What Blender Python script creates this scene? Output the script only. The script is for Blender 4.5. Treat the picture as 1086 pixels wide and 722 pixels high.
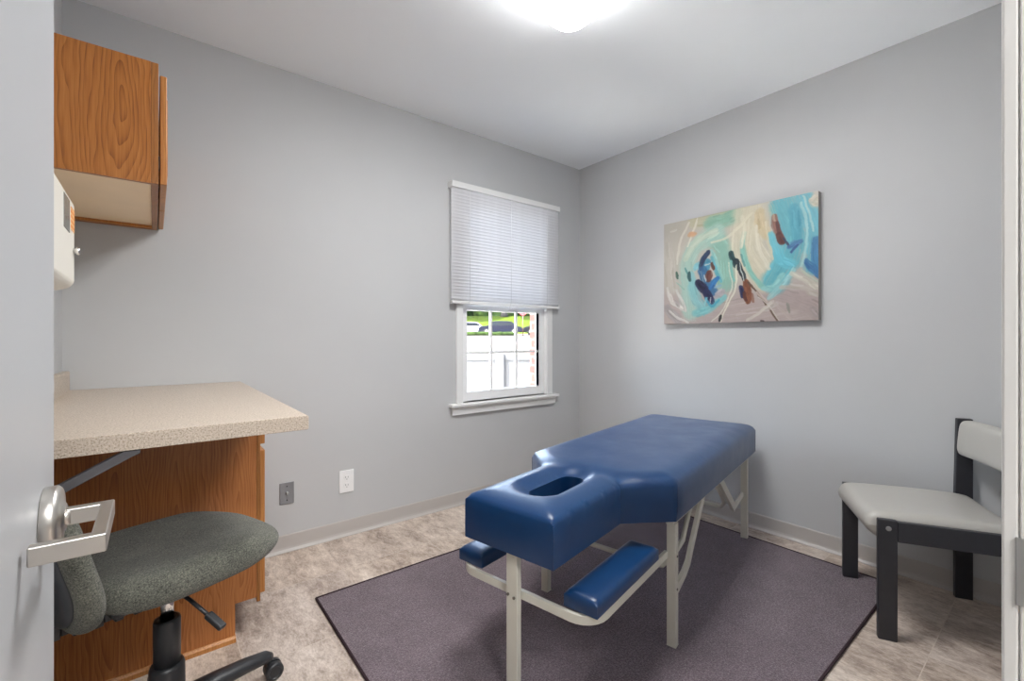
import bpy, bmesh, math, random
from mathutils import Vector, Matrix, noise
from mathutils.geometry import delaunay_2d_cdt
random.seed(7)
for o in list(bpy.data.objects): bpy.data.objects.remove(o)
SC = bpy.context.scene
C = SC.collection
PI = math.pi

# ------------------------------------------------------------ camera
YAW = math.radians(38.5)
CAMH = 1.083
cd = bpy.data.cameras.new('camera'); cam = bpy.data.objects.new('camera', cd); C.objects.link(cam)
cam.location = (0, 0, CAMH); cam.rotation_euler = (PI/2, 0, -YAW)
cd.sensor_width = 36.0; cd.lens = 477.0/1086*36.0; cd.shift_y = -2.5/1086; cd.clip_start = 0.02; cd.clip_end = 500
SC.camera = cam

# ------------------------------------------------------------ view, sky, sun
SC.view_settings.view_transform = 'Standard'; SC.view_settings.look = 'None'
SC.view_settings.gamma = 1.0; SC.view_settings.use_curve_mapping = False
SC.view_settings.exposure = 0.53
SC.cycles.diffuse_bounces = 12; SC.cycles.glossy_bounces = 6; SC.cycles.max_bounces = 16; SC.cycles.transparent_max_bounces = 16; SC.cycles.sample_clamp_indirect = 20
W = bpy.data.worlds.new('sky'); SC.world = W; W.use_nodes = True
wn = W.node_tree.nodes; wl = W.node_tree.links; wn.clear()
wo = wn.new('ShaderNodeOutputWorld'); wb = wn.new('ShaderNodeBackground'); sk = wn.new('ShaderNodeTexSky')
sk.sky_type = 'NISHITA'; sk.sun_disc = False; sk.sun_elevation = math.radians(50); sk.sun_rotation = math.radians(250)
sk.air_density = 1.0; sk.dust_density = 2.5; sk.ozone_density = 1.0
wb.inputs['Strength'].default_value = 2.5
hs = wn.new('ShaderNodeHueSaturation'); hs.inputs['Saturation'].default_value = .62; wl.new(sk.outputs[0], hs.inputs['Color']); wl.new(hs.outputs[0], wb.inputs['Color']); wl.new(wb.outputs[0], wo.inputs['Surface'])
sl = bpy.data.lights.new('sun', 'SUN'); sl.energy = 46; sl.angle = math.radians(0.6); sl.color = (1, .96, .9)
so = bpy.data.objects.new('sun', sl); C.objects.link(so)
so.rotation_euler = Vector((-.62, .09, 1.0)).to_track_quat('Z', 'Y').to_euler()
LAMP = 26.0          # brightness of the exam-room ceiling lamp
HALL_FILL = 44.0         # brightness of the unseen fill lamp added in the hallway

# ------------------------------------------------------------ material helpers
def newmat(name):
    m = bpy.data.materials.new(name); m.use_nodes = True
    nt = m.node_tree; b = nt.nodes['Principled BSDF']
    return m, nt, b
def rgb(*c):
    if max(c) > 1.01: c = [x/255.0 for x in c]
    return tuple(x/12.92 if x <= .04045 else ((x+.055)/1.055)**2.4 for x in c[:3]) + (1,)
def N(nt, t, **k):
    n = nt.nodes.new(t)
    for a, v in k.items(): setattr(n, a, v)
    return n
def coords(nt, scale=(1, 1, 1), rot=(0, 0, 0), loc=(0, 0, 0), out='Object'):
    tc = N(nt, 'ShaderNodeTexCoord'); mp = N(nt, 'ShaderNodeMapping')
    mp.inputs['Scale'].default_value = scale; mp.inputs['Rotation'].default_value = rot; mp.inputs['Location'].default_value = loc
    nt.links.new(tc.outputs[out], mp.inputs['Vector']); return mp.outputs['Vector']
def noise_n(nt, vec, scale, detail=4, rough=.55, dist=0):
    n = N(nt, 'ShaderNodeTexNoise'); n.inputs['Scale'].default_value = scale; n.inputs['Detail'].default_value = detail
    n.inputs['Roughness'].default_value = rough; n.inputs['Distortion'].default_value = dist
    if vec is not None: nt.links.new(vec, n.inputs['Vector'])
    return n.outputs['Fac']
def ramp(nt, fac, stops, interp='LINEAR'):
    r = N(nt, 'ShaderNodeValToRGB'); r.color_ramp.interpolation = interp
    e = r.color_ramp.elements
    while len(e) < len(stops): e.new(.5)
    for i, (p, c) in enumerate(stops): e[i].position = p; e[i].color = c
    nt.links.new(fac, r.inputs['Fac']); return r.outputs['Color']
def mixc(nt, fac, a, b, mode='MIX'):
    m = N(nt, 'ShaderNodeMix', data_type='RGBA', blend_type=mode)
    for s, v in ((m.inputs[0], fac), (m.inputs[6], a), (m.inputs[7], b)):
        if hasattr(v, 'is_output') or isinstance(v, bpy.types.NodeSocket): nt.links.new(v, s)
        else: s.default_value = v
    return m.outputs[2]
def math_n(nt, op, a, b=None):
    m = N(nt, 'ShaderNodeMath', operation=op)
    for i, v in enumerate((a, b)):
        if v is None: continue
        if isinstance(v, bpy.types.NodeSocket): nt.links.new(v, m.inputs[i])
        else: m.inputs[i].default_value = v
    return m.outputs[0]
def bump(nt, b, h, strength=.3, dist=.002):
    n = N(nt, 'ShaderNodeBump'); n.inputs['Strength'].default_value = strength; n.inputs['Distance'].default_value = dist
    nt.links.new(h, n.inputs['Height']); nt.links.new(n.outputs[0], b.inputs['Normal'])
def flat(name, col, rough=.5, metal=0, var=.04, nscale=8, bumpv=0, bscale=200, spec=.5, emit=None, bdist=.001):
    """plain painted / moulded surface: base colour with slight mottling, optional fine bump"""
    m, nt, b = newmat(name)
    v = coords(nt); f = noise_n(nt, v, nscale, 3)
    lo = tuple(x*(1-var) for x in col[:3])+(1,); hi = tuple(min(1, x*(1+var)) for x in col[:3])+(1,)
    nt.links.new(ramp(nt, f, [(.3, lo), (.7, hi)]), b.inputs['Base Color'])
    b.inputs['Roughness'].default_value = rough; b.inputs['Metallic'].default_value = metal
    b.inputs['Specular IOR Level'].default_value = spec
    if bumpv: bump(nt, b, noise_n(nt, v, bscale, 2), bumpv, bdist)
    if emit:
        b.inputs['Emission Color'].default_value = emit[0]; b.inputs['Emission Strength'].default_value = emit[1]
    return m

M = {}
M['wall'] = flat('wall_paint', rgb(186, 187, 188), .75, var=.012, nscale=3, bumpv=.12, bscale=140)
M['ceil'] = flat('ceiling_paint', rgb(246, 249, 252), .85, var=.01, nscale=2, bumpv=.15, bscale=60)
M['white'] = flat('white_trim_paint', rgb(225, 225, 224), .35, var=.01)
M['vinylwhite'] = flat('white_vinyl_frame', rgb(236, 236, 236), .3, var=.008)
M['cove'] = flat('vinyl_cove_base', rgb(178, 173, 169), .42, var=.02, nscale=4)
M['door'] = flat('door_paint', rgb(176, 178, 181), .38, var=.01, nscale=3)
M['jamb'] = flat('jamb_paint', rgb(204, 203, 200), .4, var=.015)
M['blind'] = None
M['nickel'] = flat('satin_nickel', rgb(200, 196, 190), .34, 1.0, var=.03, nscale=30)
M['steelplate'] = flat('strike_plate_steel', rgb(175, 175, 174), .35, 1.0)
M['chrome'] = flat('chrome', rgb(215, 215, 215), .1, 1.0)
M['blackplastic'] = flat('black_plastic', rgb(40, 41, 44), .38, var=.06, bumpv=.1, bscale=500)
M['shell'] = flat('charcoal_plastic_shell', rgb(54, 57, 62), .5, var=.05, bumpv=.2, bscale=400)
M['blackwood'] = flat('black_painted_wood', rgb(46, 46, 51), .42, var=.08, nscale=20)
M['greyvinyl'] = flat('taupe_grey_vinyl', rgb(172, 169, 163), .36, var=.025, nscale=5, bumpv=.12, bscale=350)
M['bracket'] = flat('grey_steel_bracket', rgb(92, 91, 94), .45, .3)
M['dispenser'] = flat('ivory_plastic', rgb(222, 218, 208), .35, var=.01)
M['darkglass'] = flat('smoked_window', rgb(120, 118, 112), .2)
M['label'] = None
M['outlet'] = flat('white_outlet_plastic', rgb(232, 232, 232), .3, var=.01)
M['hole'] = flat('dark_slot', rgb(60, 60, 62), .6)
M['greyplate'] = flat('brushed_grey_plate', rgb(142, 143, 146), .45, .35, var=.03, nscale=60)
M['cream'] = flat('cream_enamel_metal', rgb(205, 202, 190), .32, var=.03, nscale=12)
M['bolt'] = flat('steel_bolt', rgb(120, 116, 108), .35, .9)
M['cabwhite'] = flat('cabinet_interior_maple', rgb(250, 224, 188), .45, var=.03, nscale=6)

def m_blue():
    m, nt, b = newmat('blue_vinyl'); v = coords(nt)
    f = noise_n(nt, v, 5, 5, .6)
    nt.links.new(ramp(nt, f, [(.3, rgb(0, 44, 86)), (.7, rgb(0, 52, 96))]), b.inputs['Base Color'])
    r = ramp(nt, noise_n(nt, v, 12, 4), [(.3, (.30,)*3+(1,)), (.7, (.40,)*3+(1,))]); nt.links.new(r, b.inputs['Roughness'])
    h = math_n(nt, 'ADD', noise_n(nt, v, 9, 2), math_n(nt, 'MULTIPLY', noise_n(nt, v, 420, 2), .06))
    bump(nt, b, h, .18, .006); b.inputs['Specular IOR Level'].default_value = .2; b.inputs['Sheen Weight'].default_value = .18; b.inputs['Sheen Roughness'].default_value = .4; b.inputs['Sheen Tint'].default_value = rgb(170, 190, 235)
    b.inputs['Coat Weight'].default_value = .6; b.inputs['Coat Roughness'].default_value = .34; b.inputs['Coat IOR'].default_value = 1.5
    return m
M['blue'] = m_blue()

def m_wood(name, dark, mid, light, x0=0.0, tilt=.10, c0=.01, pitch=.0075, period=0.0, rough=.38, contrast=.3):
    """oak veneer cut through slightly tilted growth rings: cathedral arches round x0, straight grain beside them, fine pores"""
    m, nt, b = newmat(name)
    tc = N(nt, 'ShaderNodeTexCoord'); sx = N(nt, 'ShaderNodeSeparateXYZ'); nt.links.new(tc.outputs['Object'], sx.inputs[0])
    x = math_n(nt, 'ADD', math_n(nt, 'SUBTRACT', sx.outputs[0], x0), math_n(nt, 'MULTIPLY', sx.outputs[1], .8))
    if period: x = math_n(nt, 'SUBTRACT', math_n(nt, 'PINGPONG', math_n(nt, 'ADD', x, period*8), period), period*.5)
    wob = noise_n(nt, coords(nt, (1, 1, .22)), 9, 3, .5); wob2 = noise_n(nt, coords(nt, (1, 1, .12)), 40, 2, .5)
    x = math_n(nt, 'ADD', x, math_n(nt, 'MULTIPLY', math_n(nt, 'SUBTRACT', wob, .5), .10))
    d = math_n(nt, 'ADD', math_n(nt, 'MULTIPLY', sx.outputs[2], tilt), c0)
    r = math_n(nt, 'SQRT', math_n(nt, 'ADD', math_n(nt, 'MULTIPLY', x, x), math_n(nt, 'MULTIPLY', d, d)))
    r = math_n(nt, 'ADD', r, math_n(nt, 'MULTIPLY', wob2, .004))
    ring = math_n(nt, 'FRACT', math_n(nt, 'DIVIDE', r, pitch)); ring = math_n(nt, 'POWER', ring, 2.2)
    pores = noise_n(nt, coords(nt, (1, 1, .025)), 260, 3, .65); broad = noise_n(nt, coords(nt, (1, 1, .15)), 7, 3)
    f = math_n(nt, 'SUBTRACT', math_n(nt, 'ADD', math_n(nt, 'MULTIPLY', pores, .6), math_n(nt, 'MULTIPLY', broad, .40)), math_n(nt, 'MULTIPLY', ring, contrast))
    nt.links.new(ramp(nt, f, [(.14, dark), (.40, mid), (.60, light)]), b.inputs['Base Color']); b.inputs['Roughness'].default_value = rough
    bump(nt, b, pores, .12, .001)
    return m
M['oakup'] = m_wood('oak_upper', rgb(112, 62, 18), rgb(160, 98, 40), rgb(178, 116, 56), x0=-.085, tilt=.16, c0=-.035, pitch=.011, contrast=.24)
M['oaklow'] = m_wood('oak_lower', rgb(116, 62, 24), rgb(166, 100, 48), rgb(188, 122, 66), x0=-.02, tilt=.07, c0=-.03, pitch=.0095, period=.17, contrast=.20)
M['oakframe'] = m_wood('oak_face_frame', rgb(104, 60, 22), rgb(146, 92, 42), rgb(164, 108, 54), x0=.2, tilt=.05, c0=.1, pitch=.009, contrast=.2)
M['oakedge'] = m_wood('oak_edge', rgb(124, 72, 28), rgb(172, 112, 54), rgb(190, 130, 70), x0=.2, tilt=.05, c0=.1, pitch=.009, contrast=.15)

def m_counter():
    m, nt, b = newmat('speckled_laminate'); v = coords(nt)
    base = ramp(nt, noise_n(nt, v, 260, 3, .7), [(.36, rgb(138, 123, 106)), (.46, rgb(184, 170, 154)), (.56, rgb(196, 182, 167)), (.68, rgb(214, 203, 190))])
    nt.links.new(mixc(nt, ramp(nt, noise_n(nt, v, 120, 2), [(.62, (0, 0, 0, 1)), (.72, (.45, .45, .45, 1))]), base, rgb(160, 142, 122)), b.inputs['Base Color'])
    b.inputs['Roughness'].default_value = .35; return m
M['counter'] = m_counter()

def m_floor():
    m, nt, b = newmat('stone_look_vinyl_tile'); tc = N(nt, 'ShaderNodeTexCoord')
    br = N(nt, 'ShaderNodeTexBrick'); br.offset = 0; br.squash = 1
    mp = N(nt, 'ShaderNodeMapping'); mp.inputs['Location'].default_value = (-.232+.457, -.315+.457, 0)
    nt.links.new(tc.outputs['Object'], mp.inputs['Vector']); nt.links.new(mp.outputs[0], br.inputs['Vector'])
    br.inputs['Scale'].default_value = 1; br.inputs['Brick Width'].default_value = .457; br.inputs['Row Height'].default_value = .457
    br.inputs['Mortar Size'].default_value = .0016; br.inputs['Mortar Smooth'].default_value = .2
    br.inputs['Color1'].default_value = (0, 0, 0, 1); br.inputs['Color2'].default_value = (1, 1, 1, 1); br.inputs['Mortar'].default_value = (.5, .5, .5, 1)
    off = N(nt, 'ShaderNodeVectorMath', operation='MULTIPLY_ADD'); off.inputs[1].default_value = (3.7, 5.1, 0)
    nt.links.new(br.outputs['Color'], off.inputs[0]); nt.links.new(tc.outputs['Object'], off.inputs[2])
    mp2 = N(nt, 'ShaderNodeMapping'); mp2.inputs['Scale'].default_value = (1.0, .42, 1); mp2.inputs['Rotation'].default_value = (0, 0, .25)
    nt.links.new(off.outputs[0], mp2.inputs['Vector']); vv = mp2.outputs[0]
    big = noise_n(nt, vv, 5.5, 6, .62, .3); mid = noise_n(nt, vv, 34, 8, .72, .5); fine = noise_n(nt, vv, 150, 5, .75, .2)
    f = math_n(nt, 'ADD', math_n(nt, 'MULTIPLY', big, .42), math_n(nt, 'ADD', math_n(nt, 'MULTIPLY', mid, .38), math_n(nt, 'MULTIPLY', fine, .26)))
    c = ramp(nt, f, [(.41, rgb(122, 106, 95)), (.49, rgb(168, 152, 139)), (.55, rgb(194, 179, 166)), (.64, rgb(224, 212, 200))])
    tint = ramp(nt, br.outputs['Color'], [(0, (.93, .94, .97, 1)), (1, (1.0, .99, .97, 1))])
    c = mixc(nt, 1.0, c, tint, 'MULTIPLY')
    c = mixc(nt, math_n(nt, 'MULTIPLY', br.outputs['Fac'], .6), c, rgb(200, 188, 175))
    nt.links.new(c, b.inputs['Base Color']); b.inputs['Roughness'].default_value = .48
    bump(nt, b, mid, .15, .002); return m
M['floor'] = m_floor()

def m_rug():
    m, nt, b = newmat('plum_carpet_pile'); v = coords(nt)
    f = math_n(nt, 'ADD', math_n(nt, 'MULTIPLY', noise_n(nt, v, 170, 4, .85), .88), math_n(nt, 'MULTIPLY', noise_n(nt, v, 9, 3), .12))
    c = ramp(nt, f, [(.36, rgb(78, 62, 71)), (.5, rgb(114, 97, 106)), (.66, rgb(158, 141, 148))])
    sp = ramp(nt, noise_n(nt, v, 60, 1), [(.80, (0, 0, 0, 1)), (.84, (1, 1, 1, 1))])
    nt.links.new(mixc(nt, sp, c, rgb(160, 150, 150)), b.inputs['Base Color'])
    b.inputs['Roughness'].default_value = .95; b.inputs['Specular IOR Level'].default_value = .1
    b.inputs['Sheen Weight'].default_value = .25
    bump(nt, b, noise_n(nt, v, 170, 3, .8), 1.0, .012); return m
M['rug'] = m_rug()
M['hem'] = flat('plum_binding', rgb(62, 49, 54), .9, var=.12, nscale=120, bumpv=.5, bscale=300, bdist=.003, spec=.1)

def m_tweed():
    m, nt, b = newmat('grey_green_tweed'); v = coords(nt)
    n1 = noise_n(nt, v, 300, 4, .9); n2 = noise_n(nt, v, 14, 4)
    f = math_n(nt, 'ADD', math_n(nt, 'MULTIPLY', n1, .85), math_n(nt, 'MULTIPLY', n2, .15))
    c = ramp(nt, f, [(.38, rgb(44, 45, 42)), (.5, rgb(94, 95, 87)), (.60, rgb(124, 123, 112)), (.72, rgb(168, 165, 152))])
    nt.links.new(c, b.inputs['Base Color']); b.inputs['Roughness'].default_value = .92
    b.inputs['Specular IOR Level'].default_value = .15; b.inputs['Sheen Weight'].default_value = .15
    bump(nt, b, n1, .6, .003); return m
M['tweed'] = m_tweed()

def m_glass():
    m = bpy.data.materials.new('window_glass'); m.use_nodes = True; nt = m.node_tree; nt.nodes.clear()
    o = N(nt, 'ShaderNodeOutputMaterial'); t = N(nt, 'ShaderNodeBsdfTransparent'); g = N(nt, 'ShaderNodeBsdfGlossy')
    g.inputs['Roughness'].default_value = .02; t.inputs['Color'].default_value = (.97, .98, .98, 1)
    fr = N(nt, 'ShaderNodeFresnel'); fr.inputs['IOR'].default_value = 1.35; mx = N(nt, 'ShaderNodeMixShader')
    nt.links.new(fr.outputs[0], mx.inputs[0]); nt.links.new(t.outputs[0], mx.inputs[1]); nt.links.new(g.outputs[0], mx.inputs[2])
    nt.links.new(mx.outputs[0], o.inputs[0]); return m
M['glass'] = m_glass()

def m_slat():
    m = bpy.data.materials.new('white_blind_slat'); m.use_nodes = True; nt = m.node_tree; nt.nodes.clear()
    o = N(nt, 'ShaderNodeOutputMaterial'); p = N(nt, 'ShaderNodeBsdfPrincipled'); t = N(nt, 'ShaderNodeBsdfTranslucent')
    c = ramp(nt, noise_n(nt, coords(nt), 20, 2), [(.3, rgb(228, 228, 230)), (.7, rgb(236, 236, 238))])
    nt.links.new(c, p.inputs['Base Color']); p.inputs['Roughness'].default_value = .4; t.inputs['Color'].default_value = (.8, .8, .82, 1)
    mx = N(nt, 'ShaderNodeMixShader'); mx.inputs[0].default_value = .19
    nt.links.new(p.outputs[0], mx.inputs[1]); nt.links.new(t.outputs[0], mx.inputs[2]); nt.links.new(mx.outputs[0], o.inputs[0]); return m
M['slat'] = m_slat()

def m_lamp(name, e):
    m, nt, b = newmat(name)
    b.inputs['Base Color'].default_value = rgb(245, 245, 243); b.inputs['Roughness'].default_value = .4
    b.inputs['Emission Color'].default_value = (1, .995, .985, 1); b.inputs['Emission Strength'].default_value = e
    f = noise_n(nt, coords(nt), 2, 1); r = ramp(nt, f, [(0, (.97,)*3+(1,)), (1, (1,)*3+(1,))]); nt.links.new(r, b.inputs['Base Color'])
    return m
M['lampedge'] = m_lamp('lamp_diffuser_rim', LAMP*.14); M['lamp'] = m_lamp('lamp_diffuser', LAMP); M['hallfill'] = m_lamp('hall_fill_diffuser', HALL_FILL)

def m_vcol(name, rough=.45):
    m, nt, b = newmat(name)
    a = N(nt, 'ShaderNodeAttribute', attribute_name='paint'); v = coords(nt, (1, 1, 1))
    n = noise_n(nt, v, 160, 4, .7)
    c = mixc(nt, 1.0, a.outputs['Color'], ramp(nt, n, [(.25, (.93, .93, .93, 1)), (.75, (1, 1, 1, 1))]), 'MULTIPLY')
    nt.links.new(c, b.inputs['Base Color']); b.inputs['Roughness'].default_value = rough
    bump(nt, b, n, .25, .001); return m
M['paint'] = m_vcol('acrylic_paint')
M['canvas'] = flat('canvas_edge', rgb(150, 147, 142), .8, bumpv=.3, bscale=500)

def m_label():
    m, nt, b = newmat('orange_label'); v = coords(nt, (1, 1, 1))
    w = N(nt, 'ShaderNodeTexWave', wave_type='BANDS', bands_direction='Z'); w.inputs['Scale'].default_value = 28; nt.links.new(v, w.inputs['Vector'])
    nt.links.new(ramp(nt, w.outputs['Fac'], [(.5, rgb(222, 132, 42)), (.9, rgb(236, 190, 130))]), b.inputs['Base Color']); b.inputs['Roughness'].default_value = .4
    return m
M['label'] = m_label()
def m_brick():
    m, nt, b = newmat('red_brick')
    tc = N(nt, 'ShaderNodeTexCoord'); sx = N(nt, 'ShaderNodeSeparateXYZ'); cx = N(nt, 'ShaderNodeCombineXYZ')
    nt.links.new(tc.outputs['Object'], sx.inputs[0]); a = math_n(nt, 'ADD', sx.outputs[0], sx.outputs[1]); nt.links.new(a, cx.inputs[0]); nt.links.new(sx.outputs[2], cx.inputs[1])
    br = N(nt, 'ShaderNodeTexBrick'); nt.links.new(cx.outputs[0], br.inputs['Vector']); br.inputs['Scale'].default_value = 1
    br.inputs['Brick Width'].default_value = .2; br.inputs['Row Height'].default_value = .067; br.inputs['Mortar Size'].default_value = .005
    br.inputs['Color1'].default_value = rgb(74, 34, 28); br.inputs['Color2'].default_value = rgb(54, 26, 22); br.inputs['Mortar'].default_value = rgb(90, 84, 78)
    nt.links.new(br.outputs['Color'], b.inputs['Base Color']); b.inputs['Roughness'].default_value = .9; return m
M['brick'] = m_brick()
def m_leaf(name, a_, b_):
    m, nt, b = newmat(name); f = noise_n(nt, coords(nt), 3.2, 6, .75)
    nt.links.new(ramp(nt, f, [(.38, a_), (.62, b_)]), b.inputs['Base Color']); b.inputs['Roughness'].default_value = .95; b.inputs['Specular IOR Level'].default_value = .05
    return m
M['grass'] = m_leaf('lawn', rgb(34, 46, 8), rgb(50, 60, 13))
M['leaf'] = m_leaf('tree_leaves', rgb(10, 24, 12), rgb(44, 58, 26))
M['hedge'] = m_leaf('low_hedge', rgb(18, 28, 12), rgb(38, 50, 22))
M['bark'] = flat('bark', rgb(20, 17, 15), .9, var=.2, nscale=6)
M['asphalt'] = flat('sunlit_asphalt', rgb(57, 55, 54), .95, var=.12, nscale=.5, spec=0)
M['bounce_ground'] = flat('white_bounce_ground', rgb(238, 236, 230), .9, var=.02)  # very pale so the unseen ground throws sunlight up through the window
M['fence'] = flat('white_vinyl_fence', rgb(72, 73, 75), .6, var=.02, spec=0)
M['carblue'] = flat('dark_blue_car_paint', rgb(10, 12, 26), .6, spec=.1)
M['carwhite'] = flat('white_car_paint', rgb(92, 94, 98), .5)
M['cardark'] = flat('black_car_paint', rgb(10, 11, 16), .6, spec=.1)
M['tyre'] = flat('tyre_rubber', rgb(14, 14, 14), .8)
M['carglass'] = flat('car_glass', rgb(14, 18, 24), .5, spec=.15)
M['sign'] = flat('red_sign', rgb(110, 14, 20), .4)
M['signpole'] = flat('rusty_pole', rgb(66, 34, 30), .6)
M['rubber'] = flat('grey_rubber', rgb(70, 70, 70), .7)

# ------------------------------------------------------------ mesh helpers
class MB:
    def __init__(s): s.bm = bmesh.new(); s.sm = []
    def _add(s, vs, fs, smooth=False, mat=None):
        v = [s.bm.verts.new(mat @ Vector(p) if mat else p) for p in vs]
        out = []
        for f in fs:
            try: g = s.bm.faces.new([v[i] for i in f]); g.smooth = smooth; out.append(g)
            except ValueError: pass
        return v, out
    def box(s, x0, x1, y0, y1, z0, z1, mat=None):
        vs = [(x, y, z) for x in (x0, x1) for y in (y0, y1) for z in (z0, z1)]
        s._add(vs, [(0, 1, 3, 2), (4, 6, 7, 5), (0, 4, 5, 1), (2, 3, 7, 6), (0, 2, 6, 4), (1, 5, 7, 3)], False, mat); return s
    def prism(s, poly, axis, a, b, smooth=False, mat=None):
        """polygon in the plane across `axis`, extruded from a to b. poly order for x:(y,z) y:(x,z) z:(x,y)"""
        def P(p, t): return {'x': (t, p[0], p[1]), 'y': (p[0], t, p[1]), 'z': (p[0], p[1], t)}[axis]
        n = len(poly); vs = [P(p, a) for p in poly]+[P(p, b) for p in poly]
        v, f = s._add(vs, [(i, (i+1) % n, n+(i+1) % n, n+i) for i in range(n)], smooth, mat)
        s.bm.faces.new(v[:n][::-1]); s.bm.faces.new(v[n:]); return s
    def sweep(s, path, prof, smooth=True, up=(0, 0, 1), cap=True, scales=None):
        """sweep profile [(a,b)] (a across, b along up) along a polyline"""
        path = [Vector(p) for p in path]; up = Vector(up); n = len(prof); rings = []
        for i, p in enumerate(path):
            if i == 0: t = path[1]-p
            elif i == len(path)-1: t = p-path[i-1]
            else: t = (path[i+1]-p).normalized()+(p-path[i-1]).normalized()
            t.normalize(); side = t.cross(up)
            if side.length < 1e-4: side = t.cross(Vector((1, 0, 0)))
            side.normalize(); u2 = side.cross(t).normalized()
            k = 1.0
            if 0 < i < len(path)-1:
                c = (path[i+1]-p).normalized().dot((p-path[i-1]).normalized()); k = 1/math.sqrt(max(.25, (1+c)/2))
            sc = scales[i] if scales else 1
            # widen only in the bend plane
            bn = None
            if k > 1.001:
                bn = ((path[i+1]-p).normalized()-(p-path[i-1]).normalized()).normalized()
            ring = []
            for a, b in prof:
                o = side*a*sc+u2*b*sc
                if bn is not None: o += bn*(o.dot(bn))*(k-1)
                ring.append(s.bm.verts.new(p+o))
            rings.append(ring)
        for r0, r1 in zip(rings, rings[1:]):
            for i in range(n):
                f = s.bm.faces.new((r0[i], r0[(i+1) % n], r1[(i+1) % n], r1[i])); f.smooth = smooth
        if cap: s.bm.faces.new(rings[0][::-1]); s.bm.faces.new(rings[-1])
        return s
    def tube(s, path, r, seg=12, **k):
        return s.sweep(path, [(r*math.cos(2*PI*i/seg), r*math.sin(2*PI*i/seg)) for i in range(seg)], True, **k)
    def bar(s, path, w, h, **k):
        return s.sweep(path, [(-w/2, -h/2), (w/2, -h/2), (w/2, h/2), (-w/2, h/2)], False, **k)
    def lathe(s, prof, c=(0, 0, 0), axis='z', seg=32):
        """prof [(r, h)] around axis through c"""
        rings = []
        for r, h in prof:
            ring = []
            for i in range(seg):
                a = 2*PI*i/seg; x, y = max(r, 1e-5)*math.cos(a), max(r, 1e-5)*math.sin(a)
                q = {'z': (x, y, h), 'x': (h, x, y), 'y': (y, h, x)}[axis]
                ring.append(s.bm.verts.new(Vector(c)+Vector(q)))
            rings.append(ring)
        for r0, r1 in zip(rings, rings[1:]):
            for i in range(seg):
                f = s.bm.faces.new((r0[i], r0[(i+1) % seg], r1[(i+1) % seg], r1[i])); f.smooth = True
        s.bm.faces.new(rings[0][::-1]); s.bm.faces.new(rings[-1]); return s
    def build(s, name, mat, parent=None, bevel=0, seg=2, sub=0, angle=35, loc=None, rz=None, autosmooth=None):
        bmesh.ops.remove_doubles(s.bm, verts=s.bm.verts, dist=1e-6)
        bmesh.ops.recalc_face_normals(s.bm, faces=s.bm.faces)
        me = bpy.data.meshes.new(name); s.bm.to_mesh(me); s.bm.free()
        me.materials.append(mat)
        o = bpy.data.objects.new(name, me); C.objects.link(o)
        if parent: o.parent = parent
        if loc: o.location = loc
        if rz is not None: o.rotation_euler.z = rz
        if bevel:
            b = o.modifiers.new('bevel', 'BEVEL'); b.width = bevel; b.segments = seg; b.limit_method = 'ANGLE'; b.angle_limit = math.radians(angle)
            for p in me.polygons: p.use_smooth = True
            me.set_sharp_from_angle(angle=math.radians(60)) if seg < 2 else None
            b.harden_normals = True
        if sub:
            q = o.modifiers.new('sub', 'SUBSURF'); q.levels = sub; q.render_levels = sub
        if autosmooth: me.set_sharp_from_angle(angle=math.radians(autosmooth))
        return o
def tag(o, label, cat, group=None, kind=None):
    o['label'] = label
    if cat: o['category'] = cat
    if group: o['group'] = group
    if kind: o['kind'] = kind
    return o
def thing(name, label, cat, loc=(0, 0, 0), rz=0, group=None):
    o = bpy.data.objects.new(name, None); C.objects.link(o); o.location = loc; o.rotation_euler = (0, 0, rz); o.empty_display_size = .1
    return tag(o, label, cat, group)
def struct(o, label=None):
    o['kind'] = 'structure'
    if label: o['label'] = label
    return o
def arc(c, r, a0, a1, n, plane='xz'):
    out = []
    for i in range(n+1):
        a = math.radians(a0+(a1-a0)*i/n); p = (r*math.cos(a), r*math.sin(a))
        out.append((c[0]+p[0], c[1], c[2]+p[1]) if plane == 'xz' else (c[0]+p[0], c[1]+p[1], c[2]))
    return out
def copy_tree(o, parent=None):
    c = o.copy(); C.objects.link(c)
    if parent: c.parent = parent
    for ch in [q for q in bpy.data.objects if q.parent == o]: copy_tree(ch, c)
    return c

# ------------------------------------------------------------ room shell
XL, XR, YB, YF, ZC = -0.286, 2.682, 2.5, 0.03, 2.44
DX0, DX1, DZ = -0.123, 0.56, 2.05        # doorway in the front wall
WT = .11
OX0, OX1, OZ0, OZ1 = 1.565, 2.325, .66, 2.04    # window opening
struct(MB().box(-1.2, XR+.15, -2.0, YB+.18, -.06, 0).build('floor', M['floor']), 'stone-look vinyl tile floor in beige and grey')
struct(MB().box(XL-.1, XR+.15, YF-.002, YB+.18, ZC, ZC+.12).build('ceiling', M['ceil']), 'plain white painted ceiling')
mb = MB()
mb.box(XL-.1, OX0, YB, YB+.12, 0, ZC).box(OX1, XR+.1, YB, YB+.12, 0, ZC).box(OX0, OX1, YB, YB+.12, 0, OZ0).box(OX0, OX1, YB, YB+.12, OZ1, ZC)
struct(mb.build('wall_back', M['wall']), 'light grey painted wall with the window')
mb = MB(); B0, B1 = YB+.13, YB+.19
mb.box(XL-.1, OX0-.01, B0, B1, -.1, ZC+.2).box(OX1-.005, XR+.2, B0, B1, -.1, ZC+.2).box(OX0-.01, OX1-.005, B0, B1, -.1, OZ0-.02).box(OX0-.01, OX1-.005, B0, B1, OZ1+.02, ZC+.2)
struct(mb.build('wall_outside', M['brick']), 'red brick outside face around the window')
struct(MB().box(XR, XR+.1, YF-.1, YB, 0, ZC).build('wall_right', M['wall']), 'light grey painted wall with the painting')
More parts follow.
